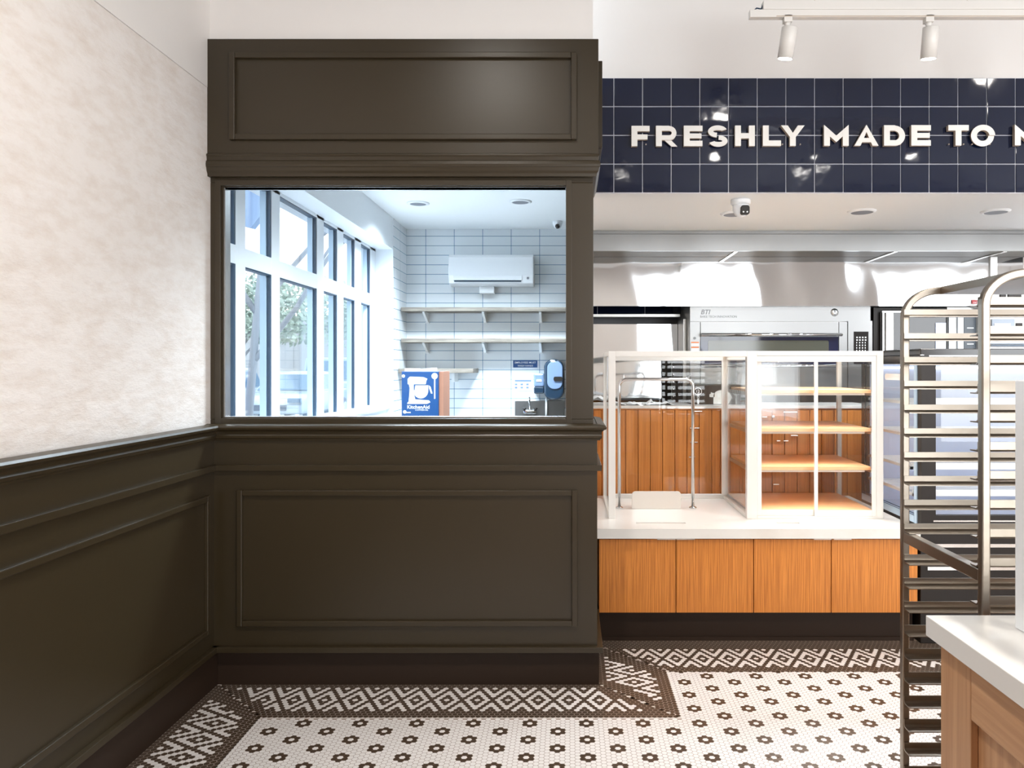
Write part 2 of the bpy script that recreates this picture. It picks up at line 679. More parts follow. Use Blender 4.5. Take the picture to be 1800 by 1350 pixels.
# shop front wall with two large windows (behind the camera)
m = MB()
for x0, x1, z0, z1 in ((XL, 1.62, 0, CEIL), (3.96, 6.1, 0, CEIL), (8.7, RX, 0, CEIL), (1.62, 3.96, 3.6, CEIL), (6.1, 8.7, 3.6, CEIL), (1.62, 3.96, 0, .4), (6.1, 8.7, 0, .4)):
    m.box(x0, x1, BY, BY + .15, z0, z1)
struct(m.build('wall_front', M['white_paint']))
for n, (x0, x1) in enumerate(((1.62, 3.96), (6.1, 8.7))):
    m = MB()
    for k in range(4):
        xx = x0 + (x1 - x0) * k / 3
        m.box(xx - .025, xx + .025, BY - .06, BY, .4, 3.6)
    for zz in (.42, 2.7, 3.58): m.box(x0, x1, BY - .055, BY - .005, zz - .025, zz + .025)
    struct(m.build('window_%d' % (n + 2), M['darker']))
# wall above the partition
m = MB(); m.box(XL, .124, 3.885, 4.05, 3.30, CEIL)
struct(m.build('wall_upper', M['white_paint']), 'white wall above the dark partition')

# dark partition core
HT = sz(68, F)            # top of header 3.33
m = MB()
m.box(XL, XR, F, F + .14, 0.184, 1.348)                     # below the window
m.box(XL, XR + .006, F, F + .14, 2.70, HT)               # header
m.box(XL, -1.786 - .03, 3.895, F + .14, 1.372, 2.60)      # left jamb
m.box(sx(997, 3.9), .127, 3.895, F + .14, 1.372, 2.60)    # right jamb
m.box(XL, .127, 3.895, F + .14, 2.60, 2.70)
m.box(XL, .127, 3.895, F + .14, 1.348, 1.372)
# side of the mixing room
m.box(.03, .127, F + .14, YB + .1, 0, HT - .03)
m.box(.127, XR, F + .14, 4.52, 0.184, 1.348)
m.box(.127, XR + .006, F + .14, 4.49, 2.70, HT)
struct(m.build('wall_partition', M['dark'], bevel=.003), 'olive black panelled partition below and above the window')

# wainscot on the left wall
m = MB(); m.box(XL - .01, XW, BY, F + .02, 0.0, 1.27)
struct(m.build('wall_wainscot', M['dark']), 'olive black wainscot under the plaster wall')

side_path = [(XL, F), (XR, F), (XR, 4.44)]
left_path = [(XW, BY + .2), (XW, F)]


def rail(prof, which):
    mm = MB()
    if which == 'p':
        mm.sweep(prof, side_path)
    else:
        mm.sweep(prof, left_path)
    return mm


chair = [(0, 1.268), (.014, 1.268), (.016, 1.276), (.022, 1.280), (.024, 1.292), (.020, 1.300), (.022, 1.312), (.034, 1.322), (.044, 1.326), (.046, 1.336), (.040, 1.345), (0, 1.352)]
band = [(0, 1.112), (.022, 1.112), (.022, 1.142), (0, 1.142)]
ledge = [(0, .183), (.028, .183), (.028, .212), (0, .212)]
tn = [0]


def trim(mb, label=None, bevel=0.0, material=None, smooth=False):
    tn[0] += 1
    o = mb.build('trim_%d' % tn[0], material or M['dark'], bevel=bevel)
    struct(o, label)
    return o


trim(rail(chair, 'p'), 'moulded chair rail below the interior window')
trim(rail(chair, 'l'), 'moulded chair rail along the left wall')
trim(rail(band, 'p'), 'flat band moulding on the partition', .002)
trim(rail(band, 'l'), 'flat band moulding on the left wainscot', .002)
trim(rail(ledge, 'p'), 'ledge over the partition baseboard', .002)
trim(rail(ledge, 'l'), 'ledge over the left baseboard', .002)
# crown under the header
crown = [(-.036, 2.625), (-.004, 2.625), (-.002, 2.64), (.006, 2.652), (.010, 2.668), (.014, 2.672), (.016, 2.684), (.012, 2.700), (.004, 2.706), (.006, 2.724), (.010, 2.730), (.008, 2.738), (0, 2.742), (-.036, 2.742)]
trim(rail(crown, 'p'), 'stepped moulding above the interior window')


def frame_xz(mb, x0, x1, z0, z1, y0, y1, t):
    mb.box(x0, x0 + t, y0, y1, z0, z1)
    mb.box(x1 - t, x1, y0, y1, z0, z1)
    mb.box(x0 + t, x1 - t, y0, y1, z1 - t, z1)
    mb.box(x0 + t, x1 - t, y0, y1, z0, z0 + t)


def frame_yz(mb, y0, y1, z0, z1, x0, x1, t):
    mb.box(x0, x1, y0, y0 + t, z0, z1)
    mb.box(x0, x1, y1 - t, y1, z0, z1)
    mb.box(x0, x1, y0 + t, y1 - t, z1 - t, z1)
    mb.box(x0, x1, y0 + t, y1 - t, z0, z0 + t)


m = MB(); frame_xz(m, sx(402, 3.84), sx(1014, 3.84), sz(245, 3.84), sz(91, 3.84), F - .022, F + .002, .030)
trim(m, 'raised rectangular moulding on the header panel', .004)
m = MB(); frame_xz(m, sx(415, 3.84), sx(1015, 3.84), sz(1102, 3.84), sz(862, 3.84), F - .020, F + .002, .029)
trim(m, 'raised rectangular moulding on the lower panel', .004)
m = MB(); frame_yz(m, 3.95, 4.42, 2.80, 3.255, XR + .004, XR + .030, .03)
trim(m, 'raised moulding on the side of the header', .003)
m = MB(); frame_yz(m, 1.1, 3.79, .297, .997, XW - .002, XW + .018, .029)
trim(m, 'raised rectangular moulding on the left wainscot', .004)
m = MB(); frame_yz(m, -1.9, .95, .297, .997, XW - .002, XW + .018, .029)
trim(m, None, .004)
m = MB(); m.box(XL, .156, F + .025, F + .14, 0, .184); m.box(.128, .156, F + .14, 4.46, 0, .184)
struct(m.build('baseboard_front', M['darker']), 'baseboard under the partition, ledge shadow put into its dark colour')
m = MB(); m.box(XW - .02, -1.816, BY + .2, F + .02, 0, .184)
struct(m.build('baseboard_left', M['darker']))

# interior window
GX0, GX1, GZ0, GZ1 = sx(400, 3.93), sx(995, 3.93), sz(733, 3.93), sz(331, 3.93)
m = MB()
frame_xz(m, GX0 - .048, GX1 + .03, GZ0 - .035, GZ1 + .035, 3.888, 3.96, .030)
frame_xz(m, GX0 - .02, GX1 + .012, GZ0 - .010, GZ1 + .012, 3.905, 3.97, .012)
win = m.build('window_1', M['dark'], bevel=.002)
struct(win, 'large fixed window into the mixing room with black frame')
m = MB(); frame_xz(m, GX0 - .010, GX1 + .004, GZ0 - .002, GZ1 + .005, 3.915, 3.975, .005)
m.build('glazing_bead', M['handle'], win)
m = MB(); m.box(GX0 - .008, GX1 + .004, 3.938, 3.946, GZ0, GZ1 + .002)
m.build('pane', M['glass_window'], win)

# ------------------------------------------------------------------ mixing room behind the window
m = MB(); m.box(XL - .1, .03, YB, YB + .15, 0, RC + .1)
struct(m.build('wall_back', M['tile_white_x']), 'white stacked tile wall of the mixing room')
m = MB(); m.box(-2.1, -1.737, 7.42, YB, 0, RC)
m.cur = 1; m.box(-1.74, -1.7365, 7.425, YB, 0, RC)
struct(m.build('wall_return', [M['cool_white'], M['tile_white_y']]), 'tiled wall return beside the side windows')
m = MB(); m.box(-2.2, .05, F + .14, YB + .1, RC, RC + .08)
struct(m.build('ceiling', M['ceil_white']), 'white ceiling of the mixing room')
# side window wall
XWN = -1.912
m = MB()
m.box(-2.1, -1.737, F + .14, 7.42, 2.80, RC)
m.box(-2.2, -2.1, F + .14, 7.42, 2.95, 3.7)
m.box(-2.1, -1.80, F + .14, 7.42, 0, 1.235)
m.box(-2.1, -1.86, F + .14, 4.05, 1.235, 2.8)
struct(m.build('wall_side', M['cool_white']), 'white wall around the mixing room windows')
m = MB()
muls = [(4.05, 4.20), (4.31, 4.44), (4.83, 4.97), (5.70, 5.86), (6.20, 6.37), (6.71, 6.91), (7.23, 7.42)]
for a, b in muls: m.box(XWN - .04, XWN, a, b, 1.235, 2.80)
m.box(XWN - .038, XWN - .002, 4.05, 7.42, 2.235, 2.345)
m.box(XWN - .038, XWN + .0, 4.05, 7.42, 1.235, 1.27)
m.box(XWN - .038, XWN + .0, 4.05, 7.42, 2.775, 2.80)
sw = m.build('window_4', M['cool_white'], bevel=.003)
struct(sw, 'white side windows looking out to the parking lot')
m = MB(); g = MB(); gm = MB()
for (a0, a1), (b0, b1) in zip(muls[:-1], muls[1:]):
    m.box(-1.974, -1.936, b0 - .035, b0 + .03, 1.235, 2.8)
    gm.box(-1.9355, XWN - .002, b0 - .022, b0 + .004, 1.27, 2.235)
    gm.box(-1.9355, XWN - .002, b0 - .022, b0 + .004, 2.345, 2.775)
    gm.box(-1.960, XWN - .004, a1, b0, 2.766, 2.782)
    gm.box(-1.960, XWN - .004, a1, b0, 2.226, 2.240)
m.box(-1.974, -1.945, 4.05, 7.42, 2.24, 2.34)
m.build('outer_frame', M['blue_frame'], sw)
gm.build('gasket', M['gasket'], sw)
g.box(-1.982, -1.976, 4.05, 7.42, 1.25, 2.79)
g.build('pane', M['glass'], sw)
m = MB(); m.sweep([(0, 1.20), (.02, 1.205), (.03, 1.222), (.085, 1.228), (.092, 1.248), (.085, 1.262), (-.08, 1.266), (-.08, 1.20)], [(XWN + .06, 4.05), (XWN + .06, 7.44)])
struct(m.build('trim_20', M['cool_white']), 'moulded window stool under the side windows')
# recessed lights in the mixing room ceiling
dl = thing('downlight', (sx(735, (RC - CAM_H) * FPX / 286), (RC - CAM_H) * FPX / 286, RC), 'recessed round downlight in the mixing room ceiling, the left one', 'light')
m = MB(); c = dl.location
m.sm = True
m.lathe([(.075, 0), (.10, 0), (.10, -.006), (.085, -.012), (.072, -.012), (.072, 0)], c, n=32, cap=False)
m.build('trim_ring', M['white_plastic'], dl)
m = MB(); m.lathe([(.0, -.004), (.073, -.004), (.073, -.010), (0, -.010)], c, n=32)
m.build('lens', M['lens_grey'], dl)
copy_tree(dl, (sx(915, (RC - CAM_H) * FPX / 289), (RC - CAM_H) * FPX / 289, RC), 'recessed round downlight in the mixing room ceiling, the right one')

for q in (735, 915):
    Z = (RC - CAM_H) * FPX / 286
    spot('room_fill_spot', (sx(q, Z), Z, RC - .03), (sx(q, Z), Z, 0), 330, (.84, .93, 1.0), 2.5, 1.0, .30)
spot('room_fill_spot', (-.7, 4.9, RC - .03), (-.7, 4.9, 0), 330, (.84, .93, 1.0), 2.5, 1.0, .30)  # extra spot without a fixture, added to brighten the mixing room

# mini split air conditioner
ay = 7.80
ax0, ax1, az0, az1 = sx(788, ay), sx(938, ay), sz(501, ay), sz(447, ay)
ac = thing('air_conditioner', ((ax0 + ax1) / 2, YB, az0), 'white wall mounted air conditioner on the tiled wall', 'air conditioner')
m = MB(); m.prism([(YB, az1), (ay + .02, az1), (ay, az1 - .03), (ay - .005, az0 + .10), (ay + .03, az0 + .02), (ay + .09, az0), (YB, az0)], 0, ax0, ax1)
m.build('housing', M['white_plastic'], ac, bevel=.012)
m = MB(); m.box(ax0 + .05, ax1 - .12, ay - .012, ay + .02, az0 + .05, az0 + .10)
m.build('louver', M['white_plastic'], ac, bevel=.004)
m = MB(); m.box(ax0 + .06, ax1 - .13, ay + .005, ay + .04, az0 + .035, az0 + .048)
m.build('air_slot', M['gasket'], ac)
m = MB(); m.lathe([(0, -.004), (.012, -.004), (.012, .004)], (ax1 - .06, ay - .004, az0 + .07), axis=1, n=12)
m.build('sensor', M['lens_grey'], ac)
m = MB(); m.box(sx(843, 7.95), sx(869, 7.95), 7.93, YB, sz(516, 7.95), az0 + .002)
m.build('pipe_cover', M['white_plastic'], ac, bevel=.008)

# two long wooden shelves and a short one
for k, (yy, lab) in enumerate(((540, 'upper long grey-brown wooden shelf on the tiled wall'), (595, 'lower long grey-brown wooden shelf on the tiled wall'))):
    zt = sz(yy, 7.72)
    sh = thing('wall_shelf', (-.85, YB, zt), lab, 'shelf', 'long wall shelves in the mixing room')
    m = MB(); m.box(sx(705, 7.72), -.02, 7.72, YB, zt - .04, zt)
    m.build('board', M['grey_wood'], sh, bevel=.003)
    for bx in (748, 851, 950):
        m = MB(); X = sx(bx, 7.9)
        m.box(X - .018, X + .018, YB - .03, YB, zt - .15, zt - .04)
        m.prism([(YB - .03, zt - .14), (YB - .03, zt - .04), (7.78, zt - .04), (7.78, zt - .052)], 0, X - .012, X + .012)
        m.build('bracket', M['white_plastic'], sh)
zt = sz(648, 7.6)
sh = thing('wall_shelf', (-1.35, YB, zt), 'short low wooden shelf behind the mixer box', 'shelf')
m = MB(); m.box(sx(700, 7.6), sx(832, 7.6), 7.6, YB, zt - .045, zt)
m.build('board', M['grey_wood'], sh, bevel=.003)
m = MB(); m.box(sx(800, 7.9) - .015, sx(800, 7.9) + .015, 7.75, YB, zt - .14, zt - .045)
m.build('bracket', M['white_plastic'], sh)

# work table carrying the mixer box
tz = 1.02
tb = thing('work_table', (-1.0, 6.3, 0), 'stainless work table under the mixer carton', 'table')
m = MB(); m.box(-1.70, -.55, 6.0, 6.7, tz - .04, tz)
m.build('top', M['steel'], tb)
for lx in (-1.66, -.59):
    for ly in (6.04, 6.66):
        m = MB(); m.tube([(lx, ly, 0), (lx, ly, tz - .04)], .02, 10)
        m.build('leg', M['steel'], tb)
# mixer carton
MY = 6.1
bx0, bx1 = sx(706, MY), sx(771, MY)
bz1 = sz(653, MY)


def mixer_print(mb, U, V, s, rot=False):
    """stand mixer silhouette; U,V lower-left, s height."""
    def T(u, v):
        return (u, v)
    def pl(pts): mb.append([(U + p[0] * s, V + p[1] * s) for p in pts])
    pl([(.0, .0), (.72, .0), (.85, .06), (.80, .13), (.30, .17), (.22, .17), (.02, .06)])
    pl([(.05, .06), (.30, .16), (.24, .40), (.24, .74), (.04, .80), (.09, .60), (.08, .35)])
    pl([(.02, .72), (.68, .72), (.70, .84), (.74, .92), (.60, .98), (.10, 1.0), (.02, .92)])
    n = 14
    pl([(.50 + .27 * math.cos(math.pi + math.pi * k / n), .48 - .28 * math.sin(math.pi * k / n)) for k in range(n + 1)] + [(.78, .68), (.30, .68), (.27, .48)])
    pl([(.80, .68), (.86, .62), (.93, .38), (.87, .38), (.80, .58)])
    pl([(.22, .42), (.34, .42), (.34, .50), (.22, .50)])


def carton(name, x0, x1, y0, y1, z0, z1, label, brand=True):
    c = thing(name, ((x0 + x1) / 2, (y0 + y1) / 2, z0), label, 'box')
    m = MB(); m.box(x0, x1, y0, y1, z0, z1)
    m.build('carton', M['blue_print'], c, bevel=.003)
    m = MB(); m.box(x1 + .0005, x1 + .035, y0 + .02, y1, z0, z1)
    m.build('side_face', M['card'], c)
    return c


bz0 = tz
mc = carton('mixer_box', bx0, bx1, MY, MY + .34, bz0, bz1, 'blue mixer carton with a white stand mixer printed on its front')
pr = []
mixer_print(pr, bx0 + .045, sz(710, MY), .222)
m = MB()
for k, p in enumerate(pr): m.prism(p, 1, MY - .0012 - k * .0001, MY - .0002)
m.build('mixer_picture', M['paper'], mc)
m = MB(); m.lathe([(0, -.0015), (.025, -.0015), (.025, 0)], (sx(764, MY), MY - .0005, sz(661, MY)), axis=1, n=24)
m.box(sx(763, MY), sx(765, MY) + .001, MY - .0015, MY - .0003, sz(701, MY), sz(663, MY))
m.build('whisk_picture', M['paper'], mc)
m = MB(); m.lathe([(0, -.0015), (.014, -.0015), (.014, 0)], (sx(711.5, MY), MY - .0005, sz(724, MY)), axis=1, n=16)
m.box(sx(714, MY), sx(722, MY), MY - .0015, MY - .0003, sz(726, MY), sz(724, MY))
m.build('small_print', M['paper'], mc)
m = MB(); m.lathe([(0, -.0015), (.013, -.0015), (.013, 0)], (sx(707.5, MY) + .008, MY - .0005, sz(661, MY)), axis=1, n=16)
m.build('emblem', M['paper'], mc)
text_part('lettering', 'KitchenAid', sx(755, MY) - sx(716, MY), (sx(716, MY), MY - .001, sz(718.5, MY)), M['paper'], mc, offset=.012)
text_part('lettering', 'COMMERCIAL', sx(753, MY) - sx(730, MY), (sx(730, MY), MY - .001, sz(722, MY)), M['paper'], mc)
m = MB(); m.prism([(bx0 + .02, bz1), (bx0 + .235, bz1), (bx0 + .235, bz1 + .03), (bx0 + .13, bz1 + .018), (bx0 + .02, bz1 + .025)], 1, MY + .02, MY + .30)
tag(m.build('paper_sheet', M['paper']), 'curled white paper lying on top of the mixer carton', 'paper')

# wash hands sign, poster, dispensers, sink
wy = YB - .006
sg = MB(); sg.box(sx(902, YB), sx(944.5, YB), wy, YB, sz(646, YB), sz(633.5, YB))
s = tag(sg.build('hand_wash_sign', M['blue_print']), 'small blue sign about washing hands on the tile wall', 'sign')
text_part('lettering', 'EMPLOYEES MUST', .225, (sx(905, YB), wy - .001, sz(639, YB)), M['paper'], s, offset=.01)
text_part('lettering', 'WASH HANDS', .165, (sx(910, YB), wy - .001, sz(644.4, YB)), M['paper'], s, offset=.01)
m = MB(); m.box(sx(903.5, YB), sx(936, YB), wy, YB, sz(687, YB), sz(666, YB))
po = tag(m.build('hand_wash_poster', M['paper']), 'white poster with small blue pictures below the blue sign', 'poster')
m = MB(); m.box(sx(905, YB), sx(934, YB), wy - .001, wy, sz(671, YB), sz(667.5, YB))
for r in range(2):
    for q in range(3):
        m.box(sx(905 + q * 10, YB), sx(909.5 + q * 10, YB), wy - .001, wy, sz(677.5 + r * 5.5, YB), sz(674 + r * 5.5, YB))
m.build('pictures', M['dispenser_clear'], po)

sd = thing('soap_dispenser', (sx(947, 7.9), YB, sz(692, 7.9)), 'dark soap dispenser left of the tall towel dispenser', 'dispenser')
m = MB(); m.box(sx(938, 7.9), sx(956.5, 7.9), 7.90, YB, sz(680, 7.9), sz(656, 7.9))
m.build('cover', M['dispenser_clear'], sd, bevel=.018)
m = MB(); m.box(sx(938.3, 7.9), sx(956, 7.9), 7.89, YB, sz(692, 7.9), sz(680, 7.9))
m.build('body', M['dispenser'], sd, bevel=.012)
m = MB(); m.box(sx(943, 7.9), sx(952, 7.9), 7.893, 7.902, sz(671, 7.9), sz(667, 7.9))
m.build('label', M['paper'], sd)


def rrect(x0, x1, z0, z1, r, n=6):
    pts = []
    for cx, cz, a in ((x1 - r, z1 - r, 0), (x0 + r, z1 - r, 90), (x0 + r, z0 + r, 180), (x1 - r, z0 + r, 270)):
        for k in range(n + 1):
            t = math.radians(a + 90 * k / n)
            pts.append((cx + r * math.cos(t), cz + r * math.sin(t)))
    return pts


td = thing('towel_dispenser', (sx(973, 7.8), YB, sz(703, 7.8)), 'tall dark rounded paper towel dispenser by the window edge', 'dispenser')
m = MB(); m.prism(rrect(sx(956, 7.8), sx(991, 7.8), sz(703, 7.8), sz(631.5, 7.8), .09), 1, 7.80, YB)
m.build('housing', M['dispenser'], td, bevel=.02)
m = MB(); m.prism(rrect(sx(962, 7.8), sx(989, 7.8), sz(684, 7.8), sz(635, 7.8), .07), 1, 7.785, 7.81)
m.build('window', M['dispenser_clear'], td, bevel=.008)
m = MB(); m.prism(rrect(sx(973, 7.78), sx(989, 7.78), sz(670, 7.78), sz(662, 7.78), .02), 1, 7.770, 7.79)
m.build('latch', M['black'], td)

sk = thing('hand_sink', (sx(945, 7.8), YB, sz(760, 7.8)), 'wall mounted stainless hand sink with faucet below the poster', 'sink')
m = MB()
m.box(sx(905, YB), sx(992, YB), YB - .02, YB, sz(740, YB), sz(704, YB))
m.build('backsplash', M['steel'], sk, bevel=.004)
m = MB()
X0, X1 = sx(903, 7.75), sx(994, 7.75)
zb = sz(739, YB)
m.box(X0, X1, 7.60, 7.63, zb - .22, zb); m.box(X0, X0 + .03, 7.60, YB, zb - .22, zb); m.box(X1 - .03, X1, 7.60, YB, zb - .22, zb)
m.box(X0, X1, 7.60, YB, zb - .24, zb - .21); m.box(X0, X1, YB - .06, YB - .02, zb - .22, zb)
m.build('basin', M['steel'], sk)
m = MB(); m.sm = True
fx = sx(931, 7.95)
m.prism(rrect(sx(920, 7.94), sx(943, 7.94), sz(727.5, 7.94), sz(721, 7.94), .015), 1, 7.93, YB - .018)
m.build('faucet_body', M['chrome'], sk, bevel=.004)
m = MB(); m.sm = True
zf = sz(722, 7.94)
m.tube([(fx, 7.95, zf), (fx, 7.95, zf + .11), (fx, 7.93, zf + .145), (fx, 7.88, zf + .155), (fx, 7.83, zf + .13), (fx, 7.82, zf + .09)], .008, 10)
m.build('spout', M['chrome'], sk)
for s_ in (921.5, 941.5):
    m = MB(); m.sm = True; X = sx(s_, 7.93)
    m.lathe([(.012, 0), (.014, .015), (.010, .03), (.004, .034)], (X, 7.93, zf), n=12)
    m.tube([(X - .022, 7.92, zf + .024), (X + .022, 7.92, zf + .024)], .006, 8)
    m.build('tap_handle', M['black'], sk)
m = MB(); m.sm = True
m.tube([(sx(960, 7.9), 7.98, zb + .002), (sx(960, 7.9), 7.98, sz(700, 7.9))], .012, 10)
tag(m.build('pipe', M['white_plastic']), 'thin white pipe running down below the towel dispenser', 'pipe')
bt = thing('pump_bottle', (sx(978, 7.7), 7.66, zb + .001), 'small black pump bottle standing at the sink edge', 'bottle')
m = MB(); m.sm = True; m.lathe([(.0, 0), (.018, 0), (.018, .05), (.008, .062), (.008, .08)], (sx(978, 7.7), 7.615, zb + .001), n=14)
m.build('body', M['black'], bt)
m = MB(); m.tube([(sx(978, 7.7), 7.615, zb + .075), (sx(984, 7.7), 7.60, zb + .072)], .007, 8)
m.build('nozzle', M['black'], bt)
# small camera on the mixing room ceiling
sc_ = thing('security_camera', (sx(980, 7.6), 7.6, RC), 'tiny dome camera at the right end of the mixing room ceiling', 'camera')
m = MB(); m.sm = True; m.lathe([(.05, 0), (.05, -.02), (.04, -.05), (.02, -.075), (0, -.08)], (sx(980, 7.6), 7.6, RC), n=20)
m.build('housing', M['white_plastic'], sc_)
m = MB(); m.sm = True; m.lathe([(0, -.03), (.018, -.026), (.024, -.01), (.024, .02)], (sx(980, 7.6), 7.56, RC - .055), axis=1, n=14)
m.build('lens', M['black'], sc_)

# ------------------------------------------------------------------ outside: parking lot, cars, trees
m = MB(); m.box(-60, -2.2, -5, 70, -.10, -.005)
struct(m.build('ground_outside', M['asphalt']), 'bright parking lot outside')
m = MB(); m.box(-30, -3, 54, 55, 0, 4.6); m.box(-30.5, -2.5, 53.5, 55.5, 4.6, 5.0)
for k in range(10): m.box(-29 + k * 2.6, -27.6 + k * 2.6, 53.96, 54, .8, 3)
tag(m.build('far_building', mat('pale_building', (.42, .43, .44), .8)), 'low pale building far beyond the parked cars', 'building')


def car(x, y, w_, l, h, kind, label, ang=0.0, paint=None):
    paint = paint or M['car_white']
    c = thing('car', (x, y, 0), label, 'car')
    if kind == 'sedan':
        body = [(-l / 2, .35), (-l / 2 + .05, .62), (-l / 2 + .35, .78), (-l / 2 + 1.15, .92), (l / 2 - .5, .95), (l / 2, .80), (l / 2, .35)]
        top = [(-l / 2 + 1.05, .90), (-l / 2 + 1.75, h - .05), (-l / 2 + 2.3, h), (l / 2 - 1.2, h - .04), (l / 2 - .55, .93)]
    else:
        body = [(-l / 2, .45), (-l / 2, .95), (-l / 2 + .3, 1.08), (-l / 2 + 1.2, 1.12), (l / 2 - .05, 1.12), (l / 2, .45)]
        top = [(-l / 2 + 1.15, 1.1), (-l / 2 + 1.45, h - .03), (-l / 2 + 1.6, h), (l / 2 - .1, h), (l / 2 - .04, 1.1)]
    def loft(prof, hw0, hw1, z0, z1):
        mb = MB(); mb.sm = True
        n = len(prof)
        def hw(z): 
            t = 0 if z1 == z0 else (z - z0) / (z1 - z0)
            return hw0 + (hw1 - hw0) * max(0, min(1, t))
        vs = [(x - hw(z), y + yy, z) for yy, z in prof] + [(x + hw(z), y + yy, z) for yy, z in prof]
        fs = [tuple(range(n)), tuple(range(2 * n - 1, n - 1, -1))] + [(i, (i + 1) % n, (i + 1) % n + n, i + n) for i in range(n)]
        mb.add(vs, fs)
        return mb
    loft(body, w_ / 2, w_ / 2 - .03, .35, 1.0).build('body', paint, c, bevel=.05)
    loft(top, w_ / 2 - .04, w_ / 2 - (.22 if kind == 'sedan' else .08), .92, h).build('cabin', paint, c, bevel=.04)
    # windshield and side windows
    zb_, zt_ = (.97, h - .1) if kind == 'sedan' else (1.18, h - .12)
    yb_, yt_ = (-l / 2 + 1.12, -l / 2 + 1.70) if kind == 'sedan' else (-l / 2 + 1.14, -l / 2 + 1.42)
    hb, ht = (w_ / 2 - .12, w_ / 2 - .3) if kind == 'sedan' else (w_ / 2 - .16, w_ / 2 - .2)
    m_ = MB()
    m_.add([(x - hb, y + yb_ - .04, zb_), (x + hb, y + yb_ - .04, zb_), (x + ht, y + yt_ - .05, zt_), (x - ht, y + yt_ - .05, zt_),
            (x - hb, y + yb_ + .03, zb_), (x + hb, y + yb_ + .03, zb_), (x + ht, y + yt_ + .03, zt_), (x - ht, y + yt_ + .03, zt_)],
           [(0, 1, 2, 3), (4, 7, 6, 5), (0, 4, 5, 1), (1, 5, 6, 2), (2, 6, 7, 3), (3, 7, 4, 0)])
    m_.build('windshield', M['car_glass'], c)
    for sg_ in (-1, 1):
        m_ = MB()
        hw = w_ / 2 - (.05 if kind == 'sedan' else .055)
        hw2 = w_ / 2 - (.2 if kind == 'sedan' else .075)
        y0_, y1_ = y + yt_ + .1, y + l / 2 - (.9 if kind == 'sedan' else .3)
        m_.add([(x + sg_ * hw, y0_ - .3, zb_), (x + sg_ * hw, y1_ + .2, zb_), (x + sg_ * (hw2 + .012), y1_, zt_), (x + sg_ * (hw2 + .012), y0_, zt_),
                (x + sg_ * (hw - .05), y0_ - .3, zb_), (x + sg_ * (hw - .05), y1_ + .2, zb_), (x + sg_ * (hw2 - .05), y1_, zt_), (x + sg_ * (hw2 - .05), y0_, zt_)],
               [(0, 1, 2, 3), (4, 7, 6, 5), (0, 4, 5, 1), (1, 5, 6, 2), (2, 6, 7, 3), (3, 7, 4, 0)])
        m_.build('side_window', M['car_glass'], c)
        for yy in (-l / 2 + .8, l / 2 - .8):
            r = .33 if kind == 'sedan' else .38
            m_ = MB(); m_.sm = True
            m_.lathe([(.2, -.11), (r - .03, -.11), (r, -.08), (r, .08), (r - .03, .11), (.2, .11)], (x + sg_ * (w_ / 2 - .08), y + yy, r), axis=0, n=24)
            wh = m_.build('wheel', M['tyre'], c)
            m_ = MB(); m_.lathe([(0, -.118), (.19, -.112), (.21, -.10), (.21, .10), (.19, .112), (0, .118)], (x + sg_ * (w_ / 2 - .08), y + yy, r), axis=0, n=18)
            m_.build('rim', M['handle'], wh)
        m_ = MB(); m_.box(x + sg_ * (w_ / 2 - .42), x + sg_ * (w_ / 2 - .06), y - l / 2 - .02, y - l / 2 + .1, .66 if kind == 'sedan' else .85, .78 if kind == 'sedan' else 1.0)
        m_.build('headlight', M['car_glass'], c, bevel=.02)
    m_ = MB(); m_.box(x - w_ / 2 + .45, x + w_ / 2 - .45, y - l / 2 - .015, y - l / 2 + .08, .45, .60)
    m_.build('grille', M['tyre'], c)
    return c


car(-8.0, 22.3, 1.8, 4.5, 1.50, 'sedan', 'pale hatchback parked nearest beyond the side windows')
car(-8.75, 28.0, 1.85, 4.2, 1.95, 'jeep', 'boxy off-road car with a tall flat roof behind the hatchback')
car(-11.0, 23.2, 1.85, 4.6, 1.62, 'sedan', 'pale car behind the leaning tree trunk')
car(-6.2, 30.5, 1.85, 4.3, 1.6, 'sedan', 'pale car farthest right in the parking lot')

random.seed(7)


def tree(x, y, h, lean, label, leaves=900, spread=1.8, zl=2.5, r0=.10, name='tree', ls=1.0, zh=99):
    random.seed(int(abs(x) * 100))
    t = thing(name, (x, y, 0), label, 'tree')
    mb = MB(); mb.sm = True
    tips = []
    def branch(p, d, ln, r, depth):
        pts = [p]
        q = Vector(p); dd = Vector(d)
        n = 5
        for i in range(n):
            dd = (dd + Vector((random.uniform(-.18, .18), random.uniform(-.18, .18), random.uniform(-.05, .14)))).normalized()
            q = q + dd * (ln / n)
            pts.append(tuple(q))
        mb.tube(pts, r, 7, r_end=r * .6)
        if depth == 0:
            tips.append(q)
            return
        for k in range(3):
            a = random.uniform(0, 6.28)
            nd = (dd * .9 + Vector((math.cos(a), math.sin(a), .35)) * .75).normalized()
            j = random.choice((-1, -2, -3))
            branch(pts[j], nd, ln * .72, r * .58, depth - 1)
        tips.append(q)
    branch((x, y, 0), (lean, 0, 1), h * .42, r0, 3)
    mb.build('trunk', M['bark'], t)
    lf = MB()
    for i in range(leaves):
        b = random.choice(tips)
        c = b + Vector((random.gauss(0, spread * .3), random.gauss(0, spread * .3), random.gauss(0, spread * .25)))
        if c.z < zl or c.z > zh: continue
        s_ = random.uniform(.03, .07) * ls
        u = Vector((random.uniform(-1, 1), random.uniform(-1, 1), random.uniform(-1, 1))).normalized()
        v = u.orthogonal().normalized()
        lf.add([c - u * s_, c + v * s_ * .5, c + u * s_, c - v * s_ * .5], [(0, 1, 2, 3)])
    if lf.f:
        lf.build('foliage', M['leaf'], t)
    return t


